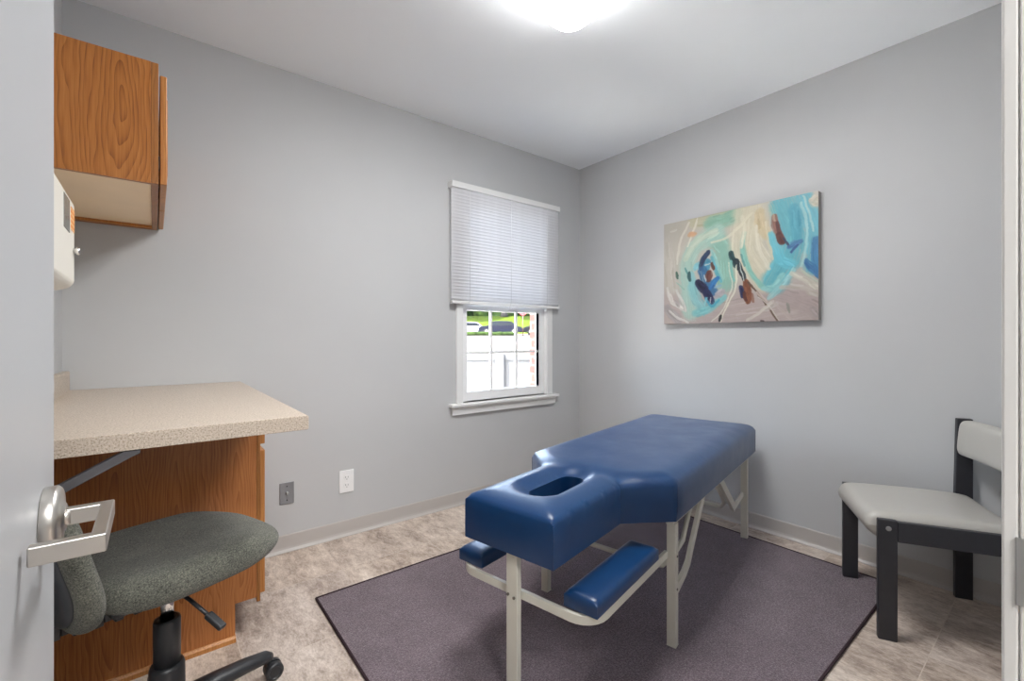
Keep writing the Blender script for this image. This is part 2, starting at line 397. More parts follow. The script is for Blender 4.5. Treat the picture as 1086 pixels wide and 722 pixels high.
struct(MB().box(XL-.1, XL, YF-.11, YB, 0, ZC).build('wall_left', M['wall']), 'light grey painted wall with the cabinets')
mb = MB(); JT = .018
mb.box(XL, DX0-JT, YF-WT, YF, 0, ZC).box(DX1+JT, XR, YF-WT, YF, 0, ZC).box(DX0-JT, DX1+JT, YF-WT, YF, DZ+JT, ZC)
struct(mb.build('wall_front', M['wall']), 'wall with the doorway the room is seen from')
# hallway behind the camera
struct(MB().box(-1.2, -1.1, -2.0, YF-WT, 0, ZC).box(-1.1, XR, -2.0, -1.9, 0, ZC).box(XR, XR+.1, -2.0, YF-.1, 0, ZC)
       .box(-1.1, XL-.1, YF-WT, YF-WT+.08, 0, ZC).build('wall_hall', M['wall']), 'light grey hallway walls')
struct(MB().box(-1.2, XR+.1, -2.0, YF-.002, ZC, ZC+.12).build('ceiling_hall', M['ceil']), 'white hallway ceiling')
# jamb + casing
jb = struct(MB().box(DX1, DX1+JT, YF-WT, YF, 0, DZ).box(DX0-JT, DX0, YF-WT, YF, 0, DZ).box(DX0-JT, DX1+JT, YF-WT, YF, DZ, DZ+JT).build('trim_1', M['jamb'], bevel=.0015), 'painted door jamb')
cs = struct(MB().box(DX1+.0004, DX1+.06, YF, YF+.010, 0, DZ+.06).box(XL+.11, DX0-.003, YF, YF+.010, 0, DZ+.06).box(DX0-.003, DX1+.003, YF, YF+.010, DZ+.004, DZ+.06).build('trim_2', M['jamb'], bevel=.002), 'painted door casing on the room side')
sp = MB().box(DX1-.0015, DX1+.001, YF-.0055, YF+.002, .862, .918).build('strike_plate', M['steelplate'], jb, bevel=.0006)
# cove base: profile with toe lip (distance from wall, height)
cove = [(0, 0), (.016, 0), (.0165, .003), (.011, .007), (.0055, .014), (.0035, .024), (.003, .080), (.0015, .085), (0, .086)]
def base_run(name, p0, p1, inward, label):
    d = Vector((p1[0]-p0[0], p1[1]-p0[1], 0)); m_ = MB()
    i = Vector(inward)
    n = len(cove); A = [m_.bm.verts.new(Vector((p0[0], p0[1], 0))+i*a+Vector((0, 0, b))) for a, b in cove]
    Bv = [m_.bm.verts.new(Vector((p1[0], p1[1], 0))+i*a+Vector((0, 0, b))) for a, b in cove]
    for k in range(n): m_.bm.faces.new((A[k], A[(k+1) % n], Bv[(k+1) % n], Bv[k]))
    m_.bm.faces.new(A[::-1]); m_.bm.faces.new(Bv)
    return struct(m_.build(name, M['cove']), label)
base_run('baseboard_back', (.33, YB), (XR, YB), (0, -1, 0), 'taupe vinyl cove base along the window wall')
base_run('baseboard_right', (XR, YB-.017), (XR, YF), (-1, 0, 0), 'taupe vinyl cove base along the painting wall')
base_run('baseboard_left', (XL, YF+.02), (XL, 1.87), (1, 0, 0), 'taupe vinyl cove base along the cabinet wall')
base_run('baseboard_front', (DX1+.065, YF), (XR-.02, YF), (0, 1, 0), 'taupe vinyl cove base beside the doorway')

# ------------------------------------------------------------ open door
dr = bpy.data.objects.new('door_1', None); C.objects.link(dr); dr.location = (0, 0, 0); struct(dr, 'grey painted door standing open at the left')
DF = -.0858; DE = .697
MB().box(DF-.035, DF, YF+.014, DE, .012, 2.04).build('door_leaf', M['door'], dr, bevel=.0012)
hd = bpy.data.objects.new('door_handle', None); C.objects.link(hd); hd.parent = dr; hd.location = (DF, .636, .903)
hd['label'] = 'satin nickel return lever on a round rose'
MB().lathe([(.031, 0), (.032, .001), (.032, .009), (.0315, .0105), (.029, .0125), (.0275, .0132), (.015, .0140), (.0135, .016), (.0, .016)], axis='x', seg=48).build('rose', M['nickel'], hd)
MB().lathe([(.0085, .012), (.0085, .020), (0, .020)], axis='x', seg=24).build('collar', M['nickel'], hd)
ln = MB(); hw, hh = .0055, .0085
ln.bar([(.016, 0, 0), (.0475, 0, 0), (.0475, -.097, 0), (.004, -.097, 0)], .011, .0165)
ln.build('lever', M['nickel'], hd, bevel=.0015, seg=2)
for yy, zz in ((.0, 0),):
    MB().lathe([(.030, 0), (.031, .001), (.031, .007), (.024, .0125), (.0, .0135)], c=(0, 0, 0), axis='x', seg=32).build('rose_back', M['nickel'], hd, loc=(-.0495, 0, 0))
for hz in (.25, 1.02, 1.8):
    MB().tube([(DF+.004, YF+.015, hz), (DF+.004, YF+.015, hz+.09)], .006).build('hinge', M['nickel'], dr)

# ------------------------------------------------------------ window
wi = bpy.data.objects.new('window_1', None); C.objects.link(wi); wi.location = ((OX0+OX1)/2, YB, OZ0); struct(wi, 'white double-hung window half covered by the mini blind')
def W2(mb_, name, mat, parent=wi, **k):
    bmesh.ops.translate(mb_.bm, verts=mb_.bm.verts, vec=-Vector(wi.location)); return mb_.build(name, mat, parent, **k)
W2(MB().box(1.522, 1.572, YB-.018, YB, OZ0, 2.09).box(2.312, 2.368, YB-.018, YB, OZ0, 2.09).box(1.522, 2.368, YB-.018, YB, 2.03, 2.09), 'casing', M['white'], bevel=.004, seg=3)
W2(MB().box(1.470, 2.418, YB-.045, YB+.045, .640, .660), 'window_sill', M['white'], bevel=.005, seg=3)
W2(MB().prism([(YB-.020, .588), (YB, .588), (YB, .640), (YB-.028, .640), (YB-.028, .632), (YB-.020, .622)], 'x', 1.490, 2.398), 'apron', M['white'], bevel=.001)
W2(MB().box(OX0, OX0+.012, YB, YB+.12, .66, OZ1).box(OX1-.012, OX1, YB, YB+.12, .66, OZ1).box(OX0, OX1, YB, YB+.12, OZ1-.012, OZ1).box(OX0, OX1, YB+.045, YB+.12, .645, .672), 'window_jamb', M['vinylwhite'], bevel=.001)
GX0, GX1 = 1.617, 2.262
def sash(name, y, z0, z1, gz0, gz1, mz):
    s_ = W2(MB().box(OX0+.012, GX0, y-.018, y+.018, z0, z1).box(GX1, OX1-.012, y-.018, y+.018, z0, z1).box(GX0, GX1, y-.018, y+.018, z0, gz0).box(GX0, GX1, y-.018, y+.018, gz1, z1), name, M['vinylwhite'], bevel=.003, seg=2)
    m_ = MB(); w = .0075
    for xx in (1.827, 2.052): m_.box(xx-w, xx+w, y-.008, y+.008, gz0, gz1)
    m_.box(GX0, GX1, y-.0075, y+.0075, mz-w, mz+w)
    W2(m_, 'muntin_grid', M['vinylwhite'])
    W2(MB().box(GX0-.004, GX1+.004, y-.002, y+.002, gz0-.004, gz1+.004), 'glass_pane', M['glass'])
sash('lower_sash', YB+.035, .665, 1.335, .728, 1.268, .985)
sash('upper_sash', YB+.082, 1.300, 2.028, 1.345, 1.985, 1.66)
W2(MB().box(1.98, 2.03, YB+.006, YB+.017, 1.284, 1.305), 'sash_lock', M['vinylwhite'], bevel=.003)

# ------------------------------------------------------------ mini blind
BX0, BX1, BY = 1.468, 2.408, YB-.040
bl = thing('mini_blind', 'white mini blind with closed slats lowered over the top half of the window', 'blind', ((BX0+BX1)/2, YB, 1.3))
def L2(mb_, name, mat, parent=bl, **k):
    bmesh.ops.translate(mb_.bm, verts=mb_.bm.verts, vec=-Vector(bl.location)); return mb_.build(name, mat, parent, **k)
L2(MB().box(BX0-.003, BX1+.003, BY-.016, YB, 2.040, 2.078), 'head_rail', M['white'], bevel=.002)
nsl = 34; zt, zb = 2.028, 1.345
tilt = math.radians(-62); base_me = None
for i in range(nsl):
    z = zt-(zt-zb)*i/(nsl-1)
    if base_me is None:
        m_ = MB(); prof = []
        for k in range(7):
            t = -1+2*k/6; prof.append((t*.0125, .0018*(1-t*t)))
        pts = [(a*math.cos(tilt)-b*math.sin(tilt), a*math.sin(tilt)+b*math.cos(tilt)) for a, b in prof]
        full = [(p[0], p[1]) for p in pts]+[(p[0]+.0005, p[1]) for p in reversed(pts)]
        m_.prism(full, 'x', -(BX1-BX0)/2, (BX1-BX0)/2, smooth=True)
        s0 = m_.build('slat', M['slat'], bl, autosmooth=40); base_me = s0.data; s0.location = (0, BY-YB, z-1.3)
    else:
        s1 = s0.copy(); C.objects.link(s1); s1.location = (0, BY-YB, z-1.3)
L2(MB().box(BX0, BX1, BY-.013, BY+.013, 1.303, 1.322), 'bottom_rail', M['white'], bevel=.003)
for k, zz in enumerate((1.3265, 1.331, 1.3355)):
    L2(MB().box(BX0, BX1, BY-.0125, BY+.0125, zz-.0007, zz+.0007), 'stacked_slat', M['slat'])
for xx in (1.60, 1.94, 2.28):
    L2(MB().tube([(xx, BY-.0145, 2.04), (xx, BY-.0145, 1.31)], .0009, 6).box(xx-.006, xx+.006, BY-.0155, BY-.012, 1.303, 1.324), 'ladder_cord', M['white'])

# ------------------------------------------------------------ ceiling lamp
def cloud_lamp(name, label, cx, cy, hx, hy, mat, zc):
    t = thing(name, label, 'ceiling light', (cx, cy, zc))
    MB().box(-hx+.03, hx-.03, -hy+.03, hy-.03, -.02, 0).build('lamp_base', M['white'], t)
    m_ = MB(); r = .075; rings = []
    for off, z in ((.004, -.004), (0, -.022), (-.001, -.038), (.002, -.048), (.010, -.057), (.030, -.066), (.07, -.076), (.13, -.087), (.20, -.094), (.26, -.097)):
        rr = max(.006, min(r-off*.3, hx-off-.002)); ring = []
        for sx, sy, a0 in ((1, 1, 0), (-1, 1, 90), (-1, -1, 180), (1, -1, 270)):
            for k in range(7):
                a = math.radians(a0+90*k/6); ring.append(m_.bm.verts.new((sx*(hx-off-rr)+rr*math.cos(a), sy*(hy-off-rr)+rr*math.sin(a), z)))
        rings.append(ring)
    n = len(rings[0])
    for a, b in zip(rings, rings[1:]):
        for i in range(n): f = m_.bm.faces.new((a[i], a[(i+1) % n], b[(i+1) % n], b[i])); f.smooth = True
    m_.bm.faces.new(rings[-1]); m_.bm.faces.new(rings[0][::-1])
    o_ = m_.build('diffuser', mat, t); o_.data.materials.append(M['lampedge'])
    for p in o_.data.polygons:
        if p.center.z > -.044: p.material_index = 1
    return t
cloud_lamp('ceiling_light', 'white square cloud diffuser lamp on the ceiling above the treatment table', 1.112, 1.072, .30, .30, M['lamp'], ZC)
cloud_lamp('hall_fill_light', 'unseen fill lamp added on the hallway ceiling to brighten the room through the doorway', .12, -1.05, .30, .30, M['hallfill'], ZC)  # added behind the camera as fill, shining in through the doorway

# ------------------------------------------------------------ treatment table
tb = thing('treatment_table', 'blue vinyl padded treatment table with face hole and arm rests on cream metal legs', 'treatment table', (1.366, 1.148, 0.008), math.radians(12))
def seg_dist(p, a, b):
    ab = (b[0]-a[0], b[1]-a[1]); t = ((p[0]-a[0])*ab[0]+(p[1]-a[1])*ab[1])/max(1e-9, ab[0]**2+ab[1]**2); t = min(1, max(0, t))
    return math.hypot(p[0]-a[0]-t*ab[0], p[1]-a[1]-t*ab[1])
def poly_dist(p, poly): return min(seg_dist(p, poly[i], poly[(i+1) % len(poly)]) for i in range(len(poly)))
def inside(p, poly):
    c = False; n = len(poly)
    for i in range(n):
        a, b = poly[i], poly[(i+1) % n]
        if (a[1] > p[1]) != (b[1] > p[1]) and p[0] < (b[0]-a[0])*(p[1]-a[1])/(b[1]-a[1])+a[0]: c = not c
    return c
def densify(poly, h):
    out = []
    for i in range(len(poly)):
        a, b = poly[i], poly[(i+1) % len(poly)]; n = max(1, int(math.hypot(b[0]-a[0], b[1]-a[1])/h))
        for k in range(n): out.append((a[0]+(b[0]-a[0])*k/n, a[1]+(b[1]-a[1])*k/n))
    return out
def cushion(poly, h, zfun, z_bot, belly=0.004, hole=None, hole_floor=0, puff=.0):
    """padded upholstery: triangulated top with its own height field, walls that bulge a little, optional through hole"""
    out = densify(poly, h); verts = list(out); edges = [(i, (i+1) % len(out)) for i in range(len(out))]
    nh = 0
    if hole:
        nh = len(hole); s0 = len(verts); verts += hole; edges += [(s0+i, s0+(i+1) % nh) for i in range(nh)]
    xs = [p[0] for p in poly]; ys = [p[1] for p in poly]
    x = min(xs)+h/2; row = 0
    while x < max(xs):
        y = min(ys)+(h/2 if row % 2 else h*.25)
        while y < max(ys):
            p = (x, y)
            if inside(p, poly) and poly_dist(p, poly) > h*.55 and not (hole and (inside(p, hole) or poly_dist(p, hole) < h*.45)): verts.append(p)
            y += h
        x += h*.87; row += 1
    # extra rows close to the rim for a smooth shoulder
    for d in (.004, .010):
        for p in densify(poly, h):
            c = None
            i = min(range(len(poly)), key=lambda k: seg_dist(p, poly[k], poly[(k+1) % len(poly)]))
            a, b = poly[i], poly[(i+1) % len(poly)]; L = math.hypot(b[0]-a[0], b[1]-a[1]); nrm = (-(b[1]-a[1])/L, (b[0]-a[0])/L)
            q = (p[0]+nrm[0]*d, p[1]+nrm[1]*d)
            if inside(q, poly) and poly_dist(q, poly) > d*.8: verts.append(q)
    r = delaunay_2d_cdt([Vector(v) for v in verts], edges, [], 1 if not hole else 1, 1e-5)
    vs, fs = r[0], r[2]
    m_ = MB(); bv = []
    for v in vs:
        p = (v.x, v.y); bv.append(m_.bm.verts.new((v.x, v.y, zfun(p, poly_dist(p, poly), (poly_dist(p, hole) if hole else 9)))))
    for f in fs:
        cx = sum(vs[i].x for i in f)/len(f); cy = sum(vs[i].y for i in f)/len(f)
        if not inside((cx, cy), poly) or (hole and inside((cx, cy), hole)): continue
        g = m_.bm.faces.new([bv[i] for i in f]); g.smooth = True
    bmesh.ops.recalc_face_normals(m_.bm, faces=m_.bm.faces)
    bnd = [e for e in m_.bm.edges if e.is_boundary]
    def near_hole(e): c = (e.verts[0].co+e.verts[1].co)/2; return hole and poly_dist((c.x, c.y), hole) < 1e-3
    oe = [e for e in bnd if not near_hole(e)]; he = [e for e in bnd if near_hole(e)]
    cxm = sum(xs)/len(xs); cym = sum(ys)/len(ys)
    def wall(es, levels, off):
        cur = es
        for lv, of in zip(levels, off):
            g = bmesh.ops.extrude_edge_only(m_.bm, edges=cur)['geom']
            nv = [q for q in g if isinstance(q, bmesh.types.BMVert)]; cur = [q for q in g if isinstance(q, bmesh.types.BMEdge)]
            for v in nv: v.co.z = lv if lv is not None else v.co.z
            for f in m_.bm.faces:
                pass
        return cur
    ztop = zfun(poly[0], 0, 9); L = [ztop*.75+z_bot*.25, ztop*.5+z_bot*.5, ztop*.25+z_bot*.75, z_bot]
    pre = set(m_.bm.faces)
    last = wall(oe, L, [0]*4)
    # bulge the wall outwards in its middle
    if belly:
        for v in {v for f in m_.bm.faces if f not in pre for v in f.verts}:
            t = (v.co.z-z_bot)/(ztop-z_bot)
            if 0 < t < .99:
                i = min(range(len(poly)), key=lambda k: seg_dist((v.co.x, v.co.y), poly[k], poly[(k+1) % len(poly)]))
                a, b = poly[i], poly[(i+1) % len(poly)]; LL = math.hypot(b[0]-a[0], b[1]-a[1])
                dc = min(math.hypot(v.co.x-q[0], v.co.y-q[1]) for q in poly); k = min(1, dc/.05)
                v.co.x += (b[1]-a[1])/LL*belly*4*t*(1-t)*k; v.co.y -= (b[0]-a[0])/LL*belly*4*t*(1-t)*k
    for f in m_.bm.faces:
        if f not in pre: f.smooth = True
    if not hole:
        m_.bm.faces.new([e for e in bmesh.ops.contextual_create(m_.bm, geom=last)['faces']][0].verts) if False else bmesh.ops.contextual_create(m_.bm, geom=last)
    else:
        p2 = set(m_.bm.faces); inner = wall(he, [ztop-.012, ztop-.05, z_bot], [0]*3)
        for f in m_.bm.faces:
            if f not in p2: f.smooth = True
        bmesh.ops.bridge_loops(m_.bm, edges=last+inner) if False else None
        bmesh.ops.triangle_fill(m_.bm, edges=last+inner, use_beauty=True)
    return m_
def sstep(t): t = min(1, max(0, t)); return t*t*(3-2*t)
def dome(d, w, h):
    t = min(1, d/w); return h*math.sqrt(max(0, 1-(1-t)**2))
MAIN = [(-.19, -.165), (-.055, -.303), (1.160, -.303), (1.160, .303), (-.055, .303), (-.19, .165), (-.585, .165), (-.585, -.165)]
cap_ = []
HU0, HU1, HR = -.405, -.235, .044
for k in range(13): a = math.radians(-90+180*k/12); cap_.append((HU1+HR*math.cos(a), HR*math.sin(a)))
for k in range(13): a = math.radians(90+180*k/12); cap_.append((HU0+HR*math.cos(a), HR*math.sin(a)))
def ztab(p, d, dh):
    u, v = p; k = sstep((u+.30)/.22)
    z = .575+dome(d, .075, .030+.006*k)
    z -= .026*math.exp(-(dh/.030)**2) if dh < .2 else 0
    z -= .006*math.exp(-((u+.165)/.03)**2)*(1-.3*sstep((abs(v)-.1)/.1))
    z += .002*noise.noise(Vector((u*6, v*7, 1.3)))*min(1, d/.05)
    return z
cu = cushion(MAIN, .016, ztab, .457, .004, hole=cap_)
cuo = cu.build('padded_top', M['blue'], tb, autosmooth=38)
# seams / piping on the vertical corners
for (u, v) in MAIN:
    if (u, v) in ((-.19, -.165), (-.19, .165)): continue
    MB().tube([(u, v, .459), (u, v, .5), (u, v, .54), (u, v, .573)], .0012, 6).build('seam', M['blue'], cuo)
MB().prism([(-.175, -.15), (-.045, -.288), (1.145, -.288), (1.145, .288), (-.045, .288), (-.175, .15), (-.57, .15), (-.57, .07), (-.46, .07), (-.46, .06), (-.175, .06), (-.175, -.06), (-.46, -.06), (-.46, -.07), (-.57, -.07), (-.57, -.15)], 'z', .440, .4565).build('base_board', M['cream'], tb) if False else None
fr = MB()
for v in (-.27, .27): fr.box(-.03, 1.13, v-.0125, v+.0125, .430, .456)
for u in (0, 1.10): fr.box(u-.0125, u+.0125, -.27, .27, .430, .456)
fr.box(-.56, -.01, -.0125, .0125, .432, .456)
fr.build('underframe', M['cream'], tb, bevel=.002)
def leg(u, v, z1, wu, wv):
    l = MB().box(u-wu/2, u+wu/2, v-wv/2, v+wv/2, 0.004, z1).build('leg', M['cream'], tb, bevel=.002)
    MB().box(u-wu/2-.0005, u+wu/2+.0005, v-wv/2-.0005, v+wv/2+.0005, 0, .004).build('leg_cap', M['cream'], l, bevel=.001); return l
LEGS = [leg(0, -.27, .43, .028, .032), leg(0, .27, .43, .028, .032), leg(1.10, -.262, .43, .028, .032), leg(1.10, .262, .43, .028, .032)]
hl = leg(-.549, 0, .4565, .020, .041)
for vv, zz in ((-.010, .318), (.0125, .322)):
    MB().lathe([(.0042, -.004), (.0042, 0), (.003, .002), (0, .002)], c=(-.559, vv, zz), axis='x', seg=12).build('bolt', M['bolt'], hl)
for l_, (vv, zz) in ((LEGS[0], (-.287, .315)), (LEGS[0], (-.287, .20))):
    MB().lathe([(0, -.0015), (.0042, -.0015), (.0042, .002), (0, .002)], c=(0, vv, zz), axis='y', seg=12).build('bolt', M['bolt'], l_)
# arm-rest carrier: one bent flat tube round both arm rests, bolted to the head leg
car = MB(); R_ = .07; zz = .318
BV = .252
pts = [(-.012, -BV, zz)]
pts += [(-.528+R_+R_*math.cos(math.radians(a)), -BV+R_+R_*math.sin(math.radians(a))-.0, zz) for a in range(270, 179, -15)]
pts += [(-.528+R_+R_*math.cos(math.radians(a)), BV-R_+R_*math.sin(math.radians(a)), zz) for a in range(180, 89, -15)]
pts += [(-.012, BV, zz)]
car.bar(pts, .013, .026); car.build('arm_rest_frame', M['cream'], tb, bevel=.002)
def armrest(sg):
    P = [(-.520, sg*.208-.052), (-.100, sg*.208-.052), (-.100, sg*.208+.052), (-.520, sg*.208+.052)]
    P = [(u, v) for u, v in P]
    zf = lambda p, d, dh: .366+dome(d, .028, .014)
    c_ = cushion(P, .014, zf, .334, .003).build('arm_rest', M['blue'], tb, autosmooth=40); 
    MB().box(-.51, -.11, sg*.208-.044, sg*.208+.044, .328, .3345).build('arm_rest_board', M['cream'], c_)
armrest(-1); armrest(1)
# folding leg braces
def brace(u0, s, v, name='leg_brace'):
    m_ = MB(); pts = [(u0+s*.014, v, .160), (u0+s*.07, v, .172), (u0+s*.14, v, .194), (u0+s*.185, v, .218), (u0+s*.215, v, .255), (u0+s*.385, v, .445)]
    m_.bar(pts, .014, .034); return m_.build(name, M['cream'], tb, bevel=.002)
for v in (-.262, .262): brace(0, 1, v)
for v in (-.255, .255):
    MB().bar([(1.10-.014, v, .235), (1.10-.19, v, .215)], .012, .024).bar([(.905, v, .212), (.62, v, .440)], .016, .038).build('leg_brace', M['cream'], tb, bevel=.002)
def ubrace(pts, w):
    """round U tube: both arms rise to the underside, the cross piece joins them low down"""
    (ux, zx), (ub, zb_), (uc, zc_) = pts      # top end, bend, cross piece
    um, zm = (ub+uc)/2, (zb_+zc_)/2
    half = [(ux, w, zx), (ub, w, zb_), (um+(uc-um)*.3, w-.006, zm-.004), (uc-(uc-um)*.2, w-.03, zc_), (uc, w-.07, zc_)]
    P = [(u, -v, z) for u, v, z in half]+[(u, v, z) for u, v, z in reversed(half)]
    MB().tube(P, .0095, 12).build('cross_brace', M['cream'], tb)
ubrace([(.335, .445), (.205, .288), (.055, .232)], .236)
ubrace([(.62, .440), (.80, .285), (.885, .214)], .228)

# ------------------------------------------------------------ rug
rg = MB().box(.523, 2.532, .502, 1.965, 0, .007).build('rug', M['rug']); tag(rg, 'dark plum carpet rug lying under the treatment table', 'rug')
q = .505, .5, 1.967
MB().tube([(.525, .504, .0055), (2.530, .504, .0055)], .005, 8).tube([(.525, 1.963, .0055), (2.530, 1.963, .0055)], .005, 8).tube([(.525, .504, .0055), (.525, 1.963, .0055)], .005, 8).tube([(2.530, .504, .0055), (2.530, 1.963, .0055)], .005, 8).build('binding_edge', M['hem'], rg)

# ------------------------------------------------------------ side chair
ch = thing('side_chair', 'black wooden side chair with taupe vinyl seat against the right wall', 'chair', (2.352, .362, 0), math.radians(28.4))
t_, cw, cdp = .022, .467, .445
for sx in (-1, 1):
    xa, xb = (sx*cw/2, sx*(cw/2-t_)) if sx < 0 else (cw/2-t_, cw/2)
    MB().box(xa, xb, cdp/2-.057, cdp/2, .0075 if sx > 0 else 0, .432).build('leg', M['blackwood'], ch, bevel=.004)
    # rear leg runs up as the back post and leans slightly
    MB().prism([(-cdp/2, 0), (-cdp/2+.057, 0), (-cdp/2+.057, .43), (-cdp/2+.050, .748), (-cdp/2, .748), (-cdp/2, .43)], 'x', xa, xb).build('leg', M['blackwood'], ch, bevel=.003)
    MB().box(xa+.001, xb-.001, -cdp/2+.057, cdp/2-.057, .356, .428).build('side_rail', M['blackwood'], ch, bevel=.003)
    MB().lathe([(0, -.001), (.0085, -.001), (.0085, .0015), (.006, .0015), (.006, .0005), (0, .0005)], c=(sx*cw/2, cdp/2-.030, .402), axis='y', seg=16) if False else None
    m_ = MB(); xo = sx*(cw/2)
    m_.lathe([(0.0055, -.001*sx), (.0085, -.001*sx), (.0085, .0016*sx), (.0055, .0016*sx)], c=(xo, cdp/2-.030, .402), axis='x', seg=20).build('bolt', M['steelplate'], ch)
MB().box(-cw/2+t_, cw/2-t_, cdp/2-.05, cdp/2-.03, .345, .375).build('cross_rail', M['blackwood'], ch)
MB().box(-cw/2+t_, cw/2-t_, -cdp/2+.01, -cdp/2+.03, .345, .375).build('cross_rail', M['blackwood'], ch)
# seat pad: lofted across x with a waterfall front
def loft(sections, smooth=True):
    m_ = MB(); rings = [[m_.bm.verts.new(p) for p in s] for s in sections]; n = len(rings[0])
    for a, b in zip(rings, rings[1:]):
        for i in range(n): f = m_.bm.faces.new((a[i], a[(i+1) % n], b[(i+1) % n], b[i])); f.smooth = smooth
    m_.bm.faces.new(rings[0][::-1]); m_.bm.faces.new(rings[-1]); return m_
def pad_profile(y0, y1, z0, z1, rf, crown, n=10):
    """closed (y,z) profile: rounded front (y1) and softly rounded back"""
    pr = [(y0, z0), ((y0+y1)/2, z0), (y1-rf*.6, z0)]
    for k in range(n+1):
        a = math.radians(-70+160*k/n); pr.append((y1-rf+rf*math.cos(a), z0+(z1-z0)*.55+(z1-z0)*.45*math.sin(a) if a > 0 else z0+(z1-z0)*.55*(1+math.sin(a))))
    for k in range(1, 8): y = y1-rf+(y0+.02-(y1-rf))*k/8; pr.append((y, z1+crown*math.sin(PI*k/8)))
    pr += [(y0+.012, z1-.004), (y0, z1-.018)]
    return pr
secs = []
hw = cw/2-t_-.002
for i in range(21):
    s = -1+2*i/20; x = s*hw; e = max(0, (abs(s)-.82)/.18); sh = .014*(1-math.sqrt(max(0, 1-e*e)))*2.0; ins = .012*(1-math.sqrt(max(0, 1-e*e)))
    secs.append([(x, y if y < 0 else y-ins*(y/.25), z+(-sh if z > .40 else 0)+(.010*s*s if z > .42 else 0)) for y, z in pad_profile(-.205, .250, .352, .440, .048, .004)])
loft(secs).build('seat', M['greyvinyl'], ch, sub=1)
secs = []
for i in range(25):
    s = -1+2*i/24; x = s*hw; e = max(0, (abs(s)-.84)/.16); k = 1-math.sqrt(max(0, 1-e*e)); bow = -.018*(1-s*s)
    zc, hz, th = .674, .074*(1-.30*k), .030*(1-.75*k); ring = []
    for j in range(20):
        a = 2*PI*j/20; c_, s_ = math.cos(a), math.sin(a)
        yy = math.copysign(abs(c_)**.55, c_)*th; zz_ = math.copysign(abs(s_)**.5, s_)*hz
        ring.append((x, -cdp/2+.036+bow+yy-.05*(zz_/.074)*.12, zc+zz_))
    secs.append(ring)
loft(secs).build('backrest', M['greyvinyl'], ch, sub=1)

# ------------------------------------------------------------ cabinets, counter, bracket
bc = thing('base_cabinet', 'oak base cabinet with toe kick under the laminate counter', 'cabinet', (0, 1.875, 0))
CY = YB-1.875-.004
body = MB().prism([(-.278, 0), (.2265, 0), (.2265, .133), (.294, .133), (.294, .837), (-.278, .837)], 'y', 0, CY).build('body', M['oaklow'], bc)
MB().box(.2945, .306, 0, CY, .115, .837).build('face_frame', M['oakframe'], bc, bevel=.0012)
for j, (y0, y1) in enumerate(((.012, CY/2-.006), (CY/2+.006, CY-.012))):
    d = MB().box(.3065, .3235, y0, y1, .138, .668).build('cabinet_door', M['oakedge'], bc, bevel=.003)
    MB().box(.3235, .3265, y0+.055, y1-.055, .19, .615).build('raised_panel', M['oaklow'], d, bevel=.002)
    MB().box(.3065, .3235, y0, y1, .690, .824).build('drawer_front', M['oakedge'], bc, bevel=.003)
MB().prism([(-.010, 0), (0, 0), (0, .022), (-.004, .022), (-.010, .014)], 'x', -.278, .228).build('shoe_moulding', M['oakedge'], bc)
ct = thing('countertop', 'speckled beige laminate countertop reaching out as a desk', 'countertop', (0, 1.285, .838))
prof = [(XL+.001, 0), (.300, 0), (.322, .0), (.325, .003), (.325, .034), (.322, .038), (XL+.023, .038), (XL+.023, .110), (XL+.020, .114), (XL+.001, .114)]
MB().prism(prof, 'y', 0, YB-1.285-.002).build('laminate_top', M['counter'], ct, bevel=.0015)
br = thing('shelf_bracket', 'grey steel strut holding up the free end of the counter', 'bracket', (XL, 1.300, .695))
MB().bar([(.006, 0, -.03), (.006, 0, .02), (.24, 0, .1525), (.29, 0, .1525)], .022, .010, up=(0, 1, 0)).build('strut', M['bracket'], br, bevel=.001) if False else None
m_ = MB(); m_.prism([(.002, -.012), (.010, -.012), (.010, .000), (.250, .1290), (.262, .1340), (.262, .1420), (.235, .1418), (.002, .018)], 'y', -.011, .011).build('strut', M['bracket'], br, bevel=.001)
uc = thing('wall_cabinet', 'oak wall cabinet with pale underside mounted high on the left wall', 'cabinet', (0, 1.745, 1.552))
UY = YB-1.745-.004
body = MB().box(XL+.001, -.008, 0, .016, 0, .368).box(XL+.001, -.008, UY-.016, UY, 0, .368).box(XL+.001, -.008, .016, UY-.016, .352, .368).box(XL+.001, XL+.008, .016, UY-.016, .012, .352)
body.build('body', M['oakup'], uc)
MB().box(XL+.001, -.008, .0165, UY-.0165, .012, .024).build('bottom_panel', M['cabwhite'], uc)
MB().box(XL+.012, -.008, UY-.034, UY-.0165, 0.001, .0118).build('hanging_rail', M['oakedge'], uc)
MB().box(-.0078, .0105, 0, UY, 0, .368).build('face_frame', M['oakframe'], uc, bevel=.0012)
for y0, y1 in ((.012, UY/2-.003), (UY/2+.003, UY-.012)):
    d = MB().box(.0135, .031, y0, y1, .004, .340).build('cabinet_door', M['oakedge'], uc, bevel=.003)
    MB().box(.031, .0335, y0+.05, y1-.05, .05, .29).build('raised_panel', M['oakup'], d, bevel=.002)
    MB().box(.0100, .0140, y0+.002, y0+.02, .05, .09).build('hinge', M['blackplastic'], d)
dp = thing('wall_dispenser', 'ivory plastic wall dispenser with small window and orange label below the oak cabinet', 'dispenser', (XL+.006, 1.13, 1.195))
bd = MB().prism([(-.005, 0.004), (.10, 0.0), (.122, .008), (.130, .020), (.130, .205), (.124, .214), (-.005, .216)], 'y', 0, .37)
bd.build('body', M['dispenser'], dp, bevel=.008, seg=4, angle=25)
MB().box(.1285, .1312, .205, .285, .125, .198).build('sight_window', M['darkglass'], dp, bevel=.001)
MB().box(.1285, .1310, .308, .362, .138, .190).build('label', M['label'], dp)
